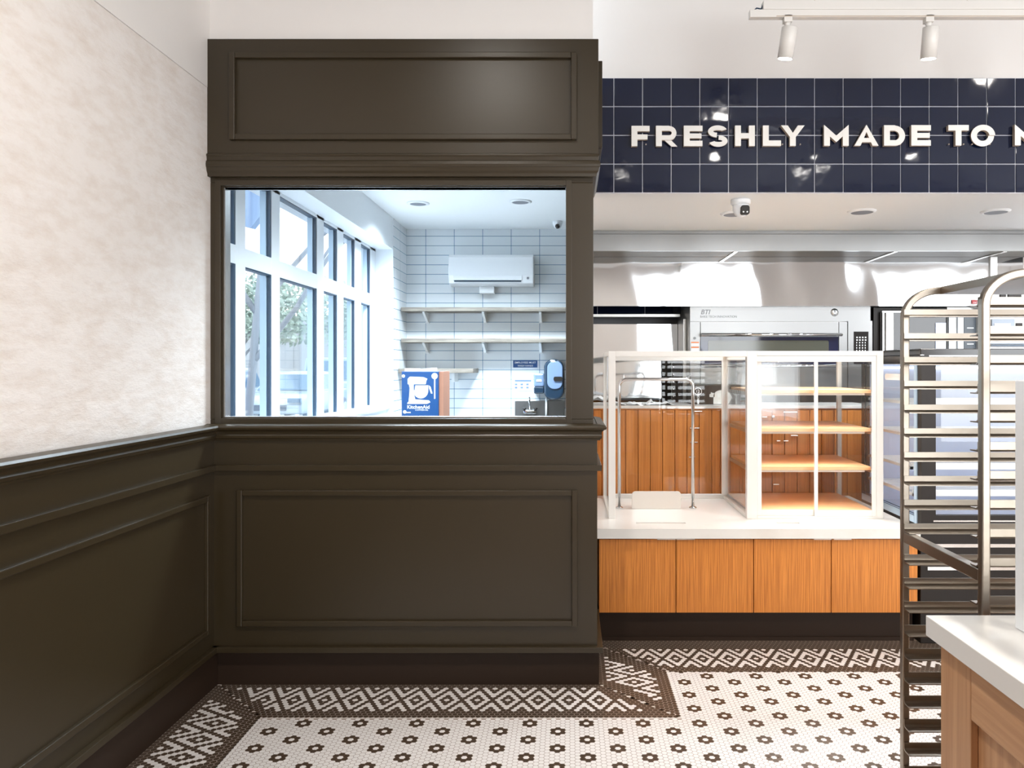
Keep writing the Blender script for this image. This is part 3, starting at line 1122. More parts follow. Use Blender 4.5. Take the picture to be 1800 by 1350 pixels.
tree(-3.82, 9.0, 6.8, .17, 'leaning bare street tree close outside the side windows', leaves=60, spread=1.2, zl=3.2, r0=.062)
tree(-8.9, 18.0, 7.0, -.05, 'young street tree with thin foliage before the parked cars', leaves=260, spread=2.2, zl=2.2, r0=.08, ls=.8, zh=3.9)
tree(-13.5, 31, 5.2, .0, 'leafy tree behind the parked cars on the left', leaves=4500, spread=3.6, zl=2.6, r0=.10, ls=2.6, zh=5.6)
tree(-22.5, 36, 6, .0, 'leafy tree farthest left behind the cars', leaves=4000, spread=5.0, zl=2.6, r0=.16)
tree(-9.4, 41, 5.6, .02, 'leafy tree before the low pale building', leaves=4500, spread=3.6, zl=2.6, r0=.10, ls=2.6, zh=5.6)
bs = MB(); bs.prism([(sx(425, 6.9), sz(300, 6.9)), (sx(425, 6.9), sz(396, 6.9)), (sx(441, 6.9), sz(400, 6.9)), (sx(466, 6.9), sz(368, 6.9)), (sx(466, 6.9), sz(300, 6.9))], 1, 6.9, 7.0)
ub = thing('awning', (sx(445, 6.9), 7.2, 2.8), 'blue-grey awning corner hanging outside the first side window', 'awning')
bs.build('canopy', mat('awning_cloth', (.22, .30, .45), .8), ub)
m = MB(); m.box(sx(425, 6.9), -2.1, 6.93, 6.97, 3.42, 3.46)
m.build('bracket', M['blue_frame'], ub)

# ------------------------------------------------------------------ bulkhead with navy tiles and lettering
BKY = 4.50
m = MB(); m.box(.127, RX, BKY, BKY + .249, KC + .001, CEIL)
bk = m.build('wall_bulkhead', M['white_paint'])
struct(bk, 'white bulkhead wall over the serving counter')
TP = 50.3 / FPX * BKY
tzt = sz(138, BKY)
g = MB(); g.box(.152, RX, BKY - .006, BKY, KC, tzt)
g.build('tile_grout', M['grout_light'], bk)
tl = MB()
random.seed(3)
xj0 = sx(1078.9, BKY)
for r in range(4):
    zt = tzt - r * TP * 1.002
    for c in range(-1, 54):
        x0 = xj0 + c * TP + .0025
        x1 = x0 + TP - .005
        if x0 < .152: x0 = .152
        if x0 > RX - .05: break
        z1, z0 = zt - .0025, max(zt - TP + .0025, KC + .002)
        a, b_ = random.uniform(-.0014, .0014), random.uniform(-.0014, .0014)
        yb = BKY - .012
        tl.add([(x0, yb + a, z0), (x1, yb - a, z0), (x1, yb - a + b_, z1), (x0, yb + a + b_, z1), (x0, BKY, z0), (x1, BKY, z0), (x1, BKY, z1), (x0, BKY, z1)],
               [(0, 1, 2, 3), (0, 4, 5, 1), (1, 5, 6, 2), (2, 6, 7, 3), (3, 7, 4, 0)])
tl.build('navy_tiles', M['navy'], bk, bevel=.0025)

LY = BKY - .045
LB = sz(257, LY)
LH = sz(221, LY) - LB


def letter(ch, x0, x1, dz=0.0):
    """dimensional letter: overlapping strokes extruded as one mesh"""
    wd = (x1 - x0) / LH
    t = .27
    tw = .29
    P = []
    def rc(a, b, c, d): P.append([(a, c), (b, c), (b, d), (a, d)])
    def arc(cx, cy, ro_x, ro_y, ri_x, ri_y, a0, a1, n=16):
        for k in range(n):
            p, q = math.radians(a0 + (a1 - a0) * k / n), math.radians(a0 + (a1 - a0) * (k + 1) / n)
            P.append([(cx + ri_x * math.cos(p), cy + ri_y * math.sin(p)), (cx + ro_x * math.cos(p), cy + ro_y * math.sin(p)),
                      (cx + ro_x * math.cos(q), cy + ro_y * math.sin(q)), (cx + ri_x * math.cos(q), cy + ri_y * math.sin(q))])
    if ch == 'F':
        rc(0, tw, 0, 1); rc(tw, wd, 1 - t, 1); rc(tw, wd - .1, .33, .58)
    elif ch == 'E':
        rc(0, tw, 0, 1); rc(tw, wd, 1 - t, 1); rc(tw, wd - .05, .38, .62); rc(tw, wd, 0, t)
    elif ch == 'L':
        rc(0, tw, 0, 1); rc(tw, wd, 0, t)
    elif ch == 'H':
        rc(0, tw, 0, 1); rc(wd - tw, wd, 0, 1); rc(tw, wd - tw, .37, .63)
    elif ch == 'T':
        rc(0, wd, 1 - t, 1); rc(wd / 2 - tw / 2, wd / 2 + tw / 2, 0, 1 - t)
    elif ch == 'R':
        rc(0, tw, 0, 1)
        rc(tw, wd - .36, 1 - .25, 1); rc(tw, wd - .36, .30, .53)
        arc(wd - .36, .65, .34, .35, .11, .10, -90, 90)
        P.append([(.42, .34), (.62, .30), (.76, .30), (wd + .02, 0), (wd - .20, 0), (wd - .34, .03), (.42, .30)][:3] + [(wd + .03, 0), (wd - .26, 0), (.38, .34)])
    elif ch == 'D':
        rc(0, tw, 0, 1)
        rc(tw, wd - .5, 1 - t, 1); rc(tw, wd - .5, 0, t)
        arc(wd - .5, .5, .5, .5, .5 - tw, .5 - t, -90, 90)
    elif ch == 'O':
        arc(wd / 2, .5, wd / 2, .52, wd / 2 - tw, .52 - t, 0, 360, 36)
    elif ch == 'S':
        cx = wd / 2
        arc(cx - .02, .725, cx - .04, .29, cx - .30, .055, 20, 265, 16)
        arc(cx + .02, .275, cx - .04, .29, cx - .30, .055, -160, 85, 16)
    elif ch == 'Y':
        P.append([(0, 1), (.33, 1), (wd / 2 + .02, .60), (wd / 2, .32), (wd / 2 - .12, .40)])
        P.append([(wd, 1), (wd - .33, 1), (wd / 2 - .02, .60), (wd / 2, .32), (wd / 2 + .12, .40)])
        rc(wd / 2 - tw / 2, wd / 2 + tw / 2, 0, .5)
    elif ch == 'A':
        P.append([(0, 0), (.30, 0), (wd / 2 + .06, .82), (wd / 2, 1.02), (wd / 2 - .10, 1.0)][:3] + [(wd / 2, 1.03)])
        P.append([(wd, 0), (wd - .30, 0), (wd / 2 - .06, .82), (wd / 2, 1.03)])
        rc(.30, wd - .30, .17, .38)
        P.append([(.28, .0), (.42, .38), (.30, .38), (.16, .17)])
    elif ch == 'M':
        rc(0, tw, 0, .77); rc(wd - tw, wd, 0, .77)
        P.append([(0, 1.03), (0, .72), (wd / 2, .18), (wd / 2, .50)])
        P.append([(wd, 1.03), (wd, .72), (wd / 2, .18), (wd / 2, .50)])
    mb = MB()
    for i, pl in enumerate(P):
        pts = [(x0 + p[0] * LH, LB + dz + p[1] * LH) for p in pl]
        mb.cur = 0
        n = len(pts)
        y0, y1 = LY + i * .0004, LY + .026 - i * .0004
        vs = [(p[0], y0, p[1]) for p in pts] + [(p[0], y1, p[1]) for p in pts]
        mb.add(vs, [tuple(range(n)), tuple(range(2 * n - 1, n - 1, -1))])
        mb.cur = 1
        for k in range(n):
            mb.f.append([len(mb.v) - 2 * n + k, len(mb.v) - 2 * n + (k + 1) % n, len(mb.v) - n + (k + 1) % n, len(mb.v) - n + k])
            mb.mi.append(1); mb.smooth.append(False)
    # stand-off pins into the tiles
    mb.cur = 1
    for px_ in (x0 + .12 * LH, x1 - .16 * LH):
        mb.box(px_ - .003, px_ + .003, LY + .02, BKY - .008, LB + .15 * LH - .003, LB + .15 * LH + .003)
    return mb


WORDS = [('F', 1110, 1142, 'FRESHLY'), ('R', 1153, 1190, 'FRESHLY'), ('E', 1202, 1235, 'FRESHLY'), ('S', 1244, 1280.5, 'FRESHLY'), ('H', 1292, 1327, 'FRESHLY'), ('L', 1341, 1373, 'FRESHLY'), ('Y', 1373, 1414.5, 'FRESHLY'),
         ('M', 1448.5, 1492, 'MADE'), ('A', 1502, 1544.5, 'MADE'), ('D', 1554, 1591.5, 'MADE'), ('E', 1602, 1636.5, 'MADE'),
         ('T', 1667, 1703, 'TO'), ('O', 1708, 1749.5, 'TO'), ('M', 1784, 1828, 'the cut-off last word')]
for ch, a, b_, wd_ in WORDS:
    mb = letter(ch, sx(a, LY), sx(b_, LY), dz=(a - 1110) / 640 * .005)
    o = mb.build('sign_letter', [M['letter'], M['letter_side']])
    tag(o, 'cream raised capital %s in %s on the navy tiles' % (ch, wd_) if ch != 'M' or wd_ == 'MADE' else 'cream raised capital M cut by the right edge on the navy tiles', 'letter', 'raised letters on the tiled bulkhead')

# ------------------------------------------------------------------ kitchen shell
m = MB(); m.box(.127, RX, BKY + .25, KB + .1, KC, KC + .08)
m.box(.127, RX, BKY, BKY + .25, KC - .0005, KC + .01)
struct(m.build('ceiling', M['ceil_white']), 'white dropped ceiling over the kitchen')
m = MB(); m.box(.127, RX, KB, KB + .15, 0, KC)
struct(m.build('wall_kitchen', mat('grey_wall', (.30, .30, .31), .5)), 'grey back wall of the kitchen')
m = MB(); m.box(.127, .1285, 4.53, KB, 0, KC)
struct(m.build('trim_21', M['white_paint']))

# downlights in dropped ceiling
kl = []
for i, (px_, py_, lab) in enumerate(((1290, 375, 'recessed downlight just left of the dome camera'), (1515, 371, 'recessed downlight right of the dome camera, the middle one'), (1750, 371, 'recessed downlight farthest right in the dropped ceiling'))):
    Z = (KC - CAM_H) * FPX / (VPY - py_)
    X = sx(px_, Z)
    if i == 0:
        kd = thing('downlight', (X, Z, KC), lab, 'light', 'downlights in the dropped ceiling')
        m = MB(); m.sm = True
        m.lathe([(.075, 0), (.092, 0), (.092, -.004), (.078, -.012), (.070, -.012), (.070, 0)], (X, Z, KC), n=36, cap=False)
        m.build('trim_ring', M['white_plastic'], kd)
        m = MB(); m.lathe([(0, -.003), (.0715, -.003), (.0715, -.011), (0, -.011)], (X, Z, KC), n=36)
        m.build('lens', M['lens_grey'], kd)
    else:
        copy_tree(kd, (X, Z, KC), lab)
    kl.append((X, Z))
# dome camera
CZ = (KC - CAM_H) * FPX / (643 - 351)
CX = sx(1302, CZ)
sc_ = thing('security_camera', (CX, CZ, KC), 'white turret security camera under the navy tiles', 'camera')
m = MB(); m.sm = True; m.lathe([(.058, 0), (.060, -.008), (.060, -.026), (.052, -.034)], (CX, CZ, KC), n=28)
m.build('base', M['white_plastic'], sc_)
m = MB(); m.sm = True; m.lathe([(.050, -.030), (.051, -.050), (.046, -.075), (.034, -.096), (.015, -.108), (0, -.110)], (CX, CZ, KC), n=28)
m.build('turret', M['white_plastic'], sc_)
m = MB(); m.prism(rrect(CX - .012, CX + .042, KC - .104, KC - .046, .016), 1, CZ - .062, CZ - .03)
hd = m.build('camera_face', M['black_soft'], sc_, bevel=.004)
m = MB(); m.lathe([(0, -.001), (.005, -.001), (.005, .002)], (CX + .003, CZ - .063, KC - .088), axis=1, n=10)
m.lathe([(0, -.001), (.005, -.001), (.005, .002)], (CX + .026, CZ - .063, KC - .088), axis=1, n=10)
m.build('led', M['paper'], sc_)

# ------------------------------------------------------------------ track light
TY = 3.62
tzz = sz(26, TY)
tr = thing('track_light', (sx(1560, TY), TY, tzz), 'white ceiling track with electrical feed above the navy tiles', 'track light')
m = MB(); m.box(sx(1317, TY), sx(1890, TY), TY - .018, TY + .018, tzz - .018, tzz + .018)
m.build('rail', M['white_metal'], tr, bevel=.002)
m = MB(); m.box(sx(1340, TY), sx(1890, TY), TY - .022, TY + .022, tzz + .018, tzz + .060)
m.build('channel', M['white_metal'], tr, bevel=.002)
m = MB(); m.box(sx(1363, TY), sx(1880, TY), TY - .0195, TY - .017, tzz - .0165, tzz - .0125)
m.build('slot', M['letter_side'], tr)
m = MB(); m.tube([(sx(1325, TY), TY, tzz + .018), (sx(1330, TY), TY, tzz + .032), (sx(1338, TY), TY, tzz + .028), (sx(1341, TY), TY, tzz + .045)], .004, 6)
m.build('wire', M['gasket'], tr)
for px_ in (1432, 1700):
    m = MB(); m.tube([(sx(px_, TY), TY, tzz + .06), (sx(px_, TY), TY, CEIL)], .003, 6)
    m.build('hanger', M['letter_side'], tr)


def spotlight(px0, tilt, label):
    X = sx(px0, TY)
    s = thing('spotlight', (X, TY, tzz - .018), label, 'spotlight', 'track spotlights')
    z0 = tzz - .018
    m = MB(); m.box(X - .020, X + .020, TY - .018, TY + .018, z0 - .022, z0 + .012)
    m.build('adapter', M['white_metal'], s, bevel=.002)
    m = MB(); m.sm = True; m.lathe([(.016, 0), (.012, -.012), (.006, -.018)], (X, TY, z0 - .022), n=16)
    m.build('swivel', M['white_metal'], s)
    d = Vector((math.sin(tilt) , .22, -math.cos(tilt))).normalized()
    top = Vector((X + .012, TY, z0 - .040))
    a = top
    b = top + d * .145
    m = MB(); m.sm = True
    m.tube([a, a + d * .003, b], [.034, .037, .037], 28)
    m.build('cylinder', M['white_metal'], s)
    m = MB(); m.tube([b, b + d * .002], .033, 28)
    m.build('bulb', M['lamp_glow'], s)
    spot('spotlight_beam', tuple(b + d * .02), tuple(b + d * 2), 18, (1, .93, .84), 1.5)
    return s


spotlight(1384, -.10, 'white cylinder spotlight at the left end of the track')
spotlight(1632, .02, 'white cylinder spotlight further right on the track')
spotlight(1880, .0, 'white cylinder spotlight past the right edge of the track')
# unseen lamps added overhead and behind the camera to brighten the shop
for i, (x_, y_) in enumerate(((-.6, 1.4), (1.6, 1.2), (3.6, 2.4), (.6, -1.2), (3.2, -1.0))):
    cl = thing('added_lamp', (x_, y_, CEIL), 'added unseen ceiling lamp brightening the shop, above and behind the camera', 'light', 'added unseen shop lamps')
    m = MB(); m.sm = True; m.lathe([(.09, 0), (.09, -.16), (.08, -.16)], (x_, y_, CEIL), n=20)
    m.build('housing', M['white_metal'], cl)
    m = MB(); m.lathe([(0, -.158), (.079, -.158), (.079, -.161), (0, -.161)], (x_, y_, CEIL), n=20)
    m.build('lens', M['lamp_glow'], cl)
    spot('shop_fill_spot', (x_, y_, CEIL - .18), (x_ + .1, y_ + (.9 if y_ > 0 else -1.2), 0), 118, (1, .94, .87), 2.3, 1.0, .09)

# ------------------------------------------------------------------ hood and kitchen equipment
HY = 5.74
hz0, hz1 = sz(441, HY), KC
hx1 = 3.45
hood = thing('range_hood', (1.8, HY, hz0), 'long stainless exhaust hood hanging under the kitchen ceiling', 'range hood')
m = MB(); m.box(.1285, 5.6, HY, HY + .03, hz0, sz(411, HY) - .002)
m.build('fascia', M['steel'], hood)
m = MB(); m.box(.1285, 5.6, HY - .006, HY + .03, sz(411, HY), KC - .001)
m.build('top_trim', M['steel'], hood)
m = MB(); m.box(.1285, 3.66, HY + .03, 6.068, hz0 + .001, hz0 + .012)
m.build('underside', mat('hood_underside_steel', (.20, .185, .165), .55, metal=1), hood)
for px_ in (1287, 1562, 1750):
    m = MB(); X = sx(px_, 5.9); m.box(X - .015, X + .015, HY + .03, 6.07, hz0 - .004, hz0 + .001)
    m.build('seam', M['steel_dull'], hood)
m = MB(); m.box(.1285, hx1, 6.07, 6.10, sz(538, 6.07), hz0)
m.build('lower_panel', M['steel_wavy'], hood)
m = MB(); m.box(hx1 - .05, hx1 + .005, 6.055, 6.10, sz(538, 6.07), hz0)
m.build('corner_post', M['steel_dull'], hood)
m = MB(); m.box(hx1 + .006, 3.67, 6.07, 6.10, sz(600, 6.07), hz0)
m.build('end_panel', M['steel_wavy'], hood)
m = MB(); m.box(3.672, RX, 6.07, 6.10, 0, hz0)
struct(m.build('wall_kitchen', M['white_paint']), 'white wall right of the hood')
m = MB(); m.box(sx(1710, 6.05), sx(1724, 6.05), 6.064, 6.069, sz(533.5, 6.05), sz(527, 6.05))
rl = tag(m.build('sticker', M['red_label']), 'small dark red sticker low on the hood panel', 'sticker')
text_part('lettering', 'CAPTIVE', .055, (sx(1712, 6.05), 6.063, sz(532.5, 6.05)), M['paper'], rl)

# deck oven
OY = 6.13
bc_z = sz(713, 5.6)                  # back counter top
ov = thing('deck_oven', (sx(1370, OY), OY + .3, bc_z), 'stainless deck oven under the hood behind the display case', 'oven')
OX0, OX1 = sx(1213, OY), sx(1533, OY)
ztop = sz(520, OY)
zb_ = sz(684, OY)
m = MB(); m.box(OX0, OX1, OY + .03, KB, zb_, ztop); 
m.build('body', M['steel_dull'], ov, bevel=.003)
m = MB(); m.box(OX0, sx(1530, OY), OY, OY + .03, sz(565, OY), ztop - .0)
m.build('top_fascia', M['steel'], ov)
m = MB(); m.box(OX0, sx(1230.5, OY), OY, OY + .03, zb_, sz(565.6, OY))
m.build('left_column', M['steel'], ov)
m = MB(); m.box(sx(1490.5, OY), OX1, OY - .004, OY + .03, zb_, sz(564, OY))
m.build('control_column', M['steel'], ov)
for k, (d0, d1) in enumerate(((566, 627), (629, 683))):
    m = MB()
    y0, y1 = OY - .006, OY + .03
    X0, X1 = sx(1231.5, OY), sx(1473.5, OY)
    zt, zl = sz(d0, OY), sz(d1, OY)
    zw1 = sz(d0 + (26 if k == 0 else 2), OY)
    zw0 = sz(d0 + (58 if k == 0 else 17), OY)
    m.box(X0, X1, y0, y1, zw1, zt)
    m.box(X0, X1, y0, y1, zl, zw0)
    dr = m.build('oven_door', M['steel'], ov)
    m = MB(); m.box(X0, X1, y0 + .002, y1, zw0, zw1)
    m.build('door_window', M['glass_dark'], dr)
    m = MB(); m.prism(rrect(X0 + .06, X1 - .08, zw0 - .01, zw1 - .03 if k == 0 else zw1 - .02, .015), 1, y0 - .001, y0 + .004)
    if k == 0: m.build('inner_pane', mat('oven_pane', (.085, .09, .07), .08), dr, bevel=0)
    m = MB(); hz = zw1 + .015 if k == 0 else zw0 + .015
    m.tube([(X0 - .003, y0 - .05, hz), (X1 + .012, y0 - .05, hz)], .013, 10)
    for hx in (X0 + .03, X1 - .03): m.tube([(hx, y0 - .05, hz), (hx, y0, hz)], .008, 8)
    m.build('door_handle', M['chrome'], dr, smooth=True)
    m = MB(); m.box(sx(1475, OY), sx(1489, OY), OY - .002, OY + .03, zl, zt)
    m.build('hinge_panel', M['steel'], ov)
m = MB(); m.box(sx(1500.5, OY), sx(1526, OY), OY - .008, OY - .003, sz(640, OY), sz(583, OY))
kp = m.build('keypad', mat('keypad_black', (.012, .009, .007), .5, spec=.2), ov)
m = MB()
for r in range(7):
    for c in range(4):
        px_ = 1504.5 + c * 5.0
        py_ = 592 + r * 4.6
        s_ = 2.6 if r < 2 else (1.8 if c in (1, 2) else 1.3)
        m.box(sx(px_, OY), sx(px_ + s_, OY), OY - .0095, OY - .0078, sz(py_ + 2.4, OY), sz(py_, OY))
m.build('keys', M['paper'], kp)
m = MB(); m.sm = True; m.lathe([(0, -.010), (.014, -.010), (.017, -.008), (.030, -.004), (.032, 0)], (sx(1467, OY), OY, sz(549, OY)), axis=1, n=24)
m.build('badge', M['steel_dull'], ov)
m = MB(); m.lathe([(0, -.006), (.011, -.006), (.011, 0)], (sx(1221, OY), OY, sz(594.5, OY)), axis=1, n=14)
m.build('button', M['black'], ov)
m = MB()
for yy in (601, 609.5): m.box(sx(1215, OY), sx(1228.5, OY), OY - .003, OY, sz(yy + 2, OY), sz(yy, OY))
m.build('warning_label', M['orange_label'], ov)
m = MB()
for yy in (603.5, 612): m.box(sx(1215, OY), sx(1228.5, OY), OY - .002, OY, sz(yy + 5, OY), sz(yy, OY))
m.build('warning_label', M['paper'], ov)
text_part('lettering', 'BTI', sx(1249, OY) - sx(1232, OY), (sx(1232, OY), OY - .001, sz(552.5, OY)), M['black'], ov, offset=.02, shear=.25)
text_part('lettering', 'BAKE TECH INNOVATION', sx(1295, OY) - sx(1231, OY), (sx(1231, OY), OY - .001, sz(558.5, OY)), M['black'], ov, offset=.008)
m = MB(); m.box(OX0 + .02, OX1 - .02, OY + .05, KB - .02, bc_z - .3, zb_)
m.build('stand', M['black_soft'], ov)

# kitchen backsplash and rail left of the oven
KY = 6.62
m = MB(); m.box(.1285, sx(1195, KY), KY, KB - .002, 0, sz(569, KY) - .004)
tag(m.build('steel_backsplash', M['steel_wavy']), 'wavy reflecting stainless backsplash left of the deck oven', 'backsplash')
m = MB(); m.box(.1285, OX0 + .35, KY + .02, KB, sz(556, KY), sz(540, KY) + .25)
m.cur = 1
for k in range(4): m.box(.25 + k * .42, .254 + k * .42, KY + .016, KY + .02, sz(556, KY), sz(540, KY) + .2)
struct(m.build('wall_kitchen', [M['navy'], M['grout_light']]), 'navy tiled strip under the hood')
m = MB(); m.box(.1285, OX0 - .03, 6.48, KY + .014, sz(557, 6.5), sz(552.5, 6.5))
tag(m.build('steel_shelf', M['steel_dull']), 'thin stainless shelf under the hood left of the oven', 'shelf')
m = MB(); m.box(sx(1198, 6.4), OX0 - .004, 6.3, 6.6, bc_z - .3, sz(556, 6.4) - .03)
tag(m.build('steel_post', M['steel_dull']), 'grey steel post standing against the left side of the oven', 'post')
pr_ = thing('perforated_upright', (sx(1190, 6.3), 6.3, 0), 'black perforated upright behind the chrome rail', 'post')
m = MB(); m.box(sx(1181, 6.3), sx(1200, 6.3), 6.29, 6.34, 0, sz(630, 6.3))
m.build('upright', M['black_soft'], pr_)
m = MB()
for k in range(9): m.lathe([(0, -.002), (.004, -.002), (.004, 0)], (sx(1184, 6.29), 6.289, sz(632 + k * 13, 6.29)), axis=1, n=10)
m.build('holes', M['paper'], pr_)

# tall equipment right of the oven
EY = 6.15
pf = thing('proofing_cabinet', (sx(1590, EY), EY, 0), 'tall black glass door cabinet right of the oven', 'cabinet')
m = MB(); m.box(sx(1535, EY) + .003, sx(1664, EY), EY, EY + .55, 0, sz(541, EY))
m.build('body', M['black_soft'], pf)
m = MB(); m.box(sx(1545, EY), sx(1660, EY), EY - .03, EY - .002, 0.3, sz(549, EY))
dd = m.build('glass_door', M['black'], pf, bevel=.004)
m = MB(); m.box(sx(1553, EY), sx(1566, EY), EY - .05, EY - .03, .6, sz(550, EY))
m.build('door_edge', M['white_metal'], dd)
m = MB(); m.box(sx(1547.5, EY), sx(1550.5, EY), EY - .045, EY - .03, .6, sz(549, EY)); m.box(sx(1547, EY), sx(1584, EY), EY - .045, EY - .03, sz(550, EY), sz(547.5, EY))
m.build('chrome_edge', M['chrome'], dd)
m = MB(); m.box(sx(1641, EY), sx(1659, EY), EY - .036, EY - .029, 1.2, sz(568, EY))
m.build('inner_panel', M['fridge_in'], dd)
tc = thing('tall_refrigerator', (sx(1690, EY), EY, 0), 'stainless upright unit with black control strip seen through the rack', 'refrigerator')
m = MB(); m.box(sx(1664, EY) + .004, sx(1738, EY), EY, EY + .6, 0, sz(536, EY) - .02)
m.build('body', M['steel_dull'], tc)
m = MB(); m.box(sx(1666, EY), sx(1677.5, EY), EY - .02, EY - .002, .3, sz(545, EY)); m.build('door', M['white_plastic'], tc)
m = MB(); m.box(sx(1682, EY), sx(1691.5, EY), EY - .02, EY - .002, .3, sz(545, EY)); m.build('door', M['white_plastic'], tc)
m = MB(); m.box(sx(1692, EY), sx(1713, EY), EY - .024, EY - .002, .9, sz(545, EY))
cp = m.build('control_panel', mat('slate_panel', (.055, .065, .075), .3), tc)
for yy in (576, 604, 632):
    m = MB(); m.box(sx(1697, EY), sx(1708.5, EY), EY - .027, EY - .024, sz(yy + 1.6, EY), sz(yy, EY))
    m.build('indicator', M['paper'], cp)
rf = thing('tall_refrigerator', (sx(1790, EY), EY, 0), 'stainless upright unit with a grey display screen above the glass cooler', 'refrigerator')
m = MB(); m.box(sx(1739.5, 6.0), sx(1840, 6.0), 6.0, 6.05, 0, sz(516, 6.0))
m.build('body', M['white_metal'], rf)
m = MB(); m.box(sx(1742, 6.0), sx(1782, 6.0), 5.985, 5.999, sz(578, 6.0), sz(561, 6.0))
dp = m.build('display', mat('grey_bezel', (.20, .22, .25), .35), rf)
m = MB(); m.box(sx(1746, 6.0), sx(1774, 6.0), 5.98, 5.985, sz(576, 6.0), sz(569, 6.0))
m.build('screen', M['paper'], dp)
m = MB(); m.box(sx(1785, 6.0), sx(1795, 6.0), 5.98, 5.999, sz(575, 6.0), sz(568, 6.0))
m.build('switch', M['black_soft'], rf)
m = MB(); m.box(sx(1771, 6.0), sx(1793, 6.0), 5.98, 5.999, sz(524, 6.0), sz(515.5, 6.0))
m.build('switch', M['black_soft'], rf)
m = MB(); m.box(sx(1757, 6.0), sx(1766, 6.0), 5.98, 5.999, sz(524, 6.0), sz(515.5, 6.0))
m.build('switch', M['black_soft'], rf)
m = MB()
for yy in (604, 607): m.box(sx(1741, 6.0), sx(1838, 6.0), 5.985, 5.999, sz(yy + 1.2, 6.0), sz(yy, 6.0))
m.build('groove', M['gasket'], rf)

# ------------------------------------------------------------------ back counter (oak planks)
BCX1 = 2.30
bc = thing('back_counter', (1.2, 5.75, 0), 'orange oak plank back counter behind the display case', 'counter')
m = MB(); m.box(.1285, BCX1, 5.62, 6.12, .08, bc_z - .022)
m.build('carcass', M['oak_dark'], bc)
m = MB(); m.box(.1285, BCX1 + .01, 5.60, 6.12, bc_z - .022, bc_z)
m.build('top', M['quartz'], bc, bevel=.002)
m = MB(); m.box(.1285, BCX1, 5.605, 5.62, sz(720, 5.6), bc_z - .023)
m.build('top_rail', M['oak'], bc)
xs = [1043.5, 1058, 1077, 1099.5, 1121.5, 1143, 1164.5, 1186, 1207.5, 1229, 1251, 1266, 1283, 1300, 1318, 1337, 1357, 1379, 1401, 1423, 1444, 1466, 1489, 1517, 1545]
for a, b_ in zip(xs[:-1], xs[1:]):
    m = MB(); m.box(sx(a, 5.606) + .003, sx(b_, 5.606) - .002, 5.606, 5.62, .10, sz(721, 5.6))
    m.build('plank_front', M['oak_dark'], bc, bevel=.002)
for (x0, x1, yy) in ((1220, 1234, 722.5), (1213, 1229, 752), (1213, 1226, 777), (1211, 1222, 803), (1377, 1401, 724), (1390, 1402, 765), (1377, 1385, 774.5), (1365, 1371, 774.5), (1339, 1348, 732.5), (1359, 1369, 851)):
    m = MB(); m.box(sx(x0, 5.6), sx(x1, 5.6), 5.592, 5.606, sz(yy + 1, 5.6), sz(yy - .6, 5.6))
    m.build('pull', M['handle'], bc)
m = MB(); m.sm = True; m.lathe([(0, -.012), (.010, -.010), (.010, 0)], (sx(1359.5, 5.6), 5.605, sz(732.5, 5.6)), axis=1, n=14)
m.build('knob', M['paper'], bc)

# things on the back counter
random.seed(11)


def crumple(x0, x1, h, label, peaks):
    mb = MB()
    n = 12
    ys = [5.66, 5.72, 5.80, 5.88]
    grid = []
    for j, yy in enumerate(ys):
        for i in range(n + 1):
            t = i / n
            z = 0
            for (pk, ht, wd) in peaks: z = max(z, ht * max(0, 1 - abs(t - pk) / wd))
            z *= (0.75, 1, .9, .4)[j] * (1 + random.uniform(-.12, .12))
            grid.append((x0 + (x1 - x0) * t, yy, bc_z + .001 + max(z, .002) * h))
    N = len(grid)
    fs = []
    for j in range(3):
        for i in range(n):
            a = j * (n + 1) + i
            fs.append((a, a + 1, a + n + 2, a + n + 1))
    mb.add(grid, fs)
    o = mb.build('crumpled_paper', M['paper'])
    s = o.modifiers.new('thick', 'SOLIDIFY'); s.thickness = .002; s.offset = 1
    tag(o, label, 'paper', 'crumpled papers on the back counter')


crumple(sx(1041, 5.7), sx(1100, 5.7), .075, 'crumpled white paper on the back counter next to the dark partition', ((.15, 1, .5), (.5, .55, .5)))
crumple(sx(1103, 5.7), sx(1124, 5.7), .022, 'low flat white paper heap, second from the partition', ((.3, 1, .5), (.6, 1, .4)))
crumple(sx(1131, 5.7), sx(1137, 5.7), .012, 'tiny white paper scrap on the back counter', ((.5, 1, .6),))
crumple(sx(1137, 5.7), sx(1184, 5.7), .042, 'pointed white crumpled paper left of the dark mixer carton', ((.16, 1, .16), (.3, .45, .5), (.75, .55, .18)))
kx0, kx1 = sx(1219, 5.75), sx(1311, 5.75)
kz1 = sz(677, 5.75)
kb = thing('mixer_box', ((kx0 + kx1) / 2, 5.9, bc_z), 'dark mixer carton lying on its side on the back counter', 'box')
m = MB(); m.box(kx0, kx1, 5.75, 6.05, bc_z + .0005, kz1)
m.build('carton', mat('black_brown_card', (.03, .018, .01), .4), kb, bevel=.003)
m = MB()
cx_, cz_ = sx(1227, 5.75), sz(688, 5.75)
for k in range(28):
    a, b2 = 2 * math.pi * k / 28, 2 * math.pi * (k + 1) / 28
    m.prism([(cx_ + .026 * math.cos(a), cz_ + .026 * math.sin(a)), (cx_ + .029 * math.cos(a), cz_ + .029 * math.sin(a)), (cx_ + .029 * math.cos(b2), cz_ + .029 * math.sin(b2)), (cx_ + .026 * math.cos(b2), cz_ + .026 * math.sin(b2))], 1, 5.7485, 5.7498)
m.build('emblem', M['paper'], kb)
text_part('lettering', '12', .024, (cx_ - .012, 5.7488, cz_ - .010), M['paper'], kb, offset=.01)
text_part('lettering', 'MERCIAL', .085, (sx(1229, 5.75), 5.7488, bc_z + .004), M['paper'], kb, vertical=True, offset=.01)
m = MB()
q = []
U, V = sx(1247, 5.75), bc_z + .004
sc2 = .10
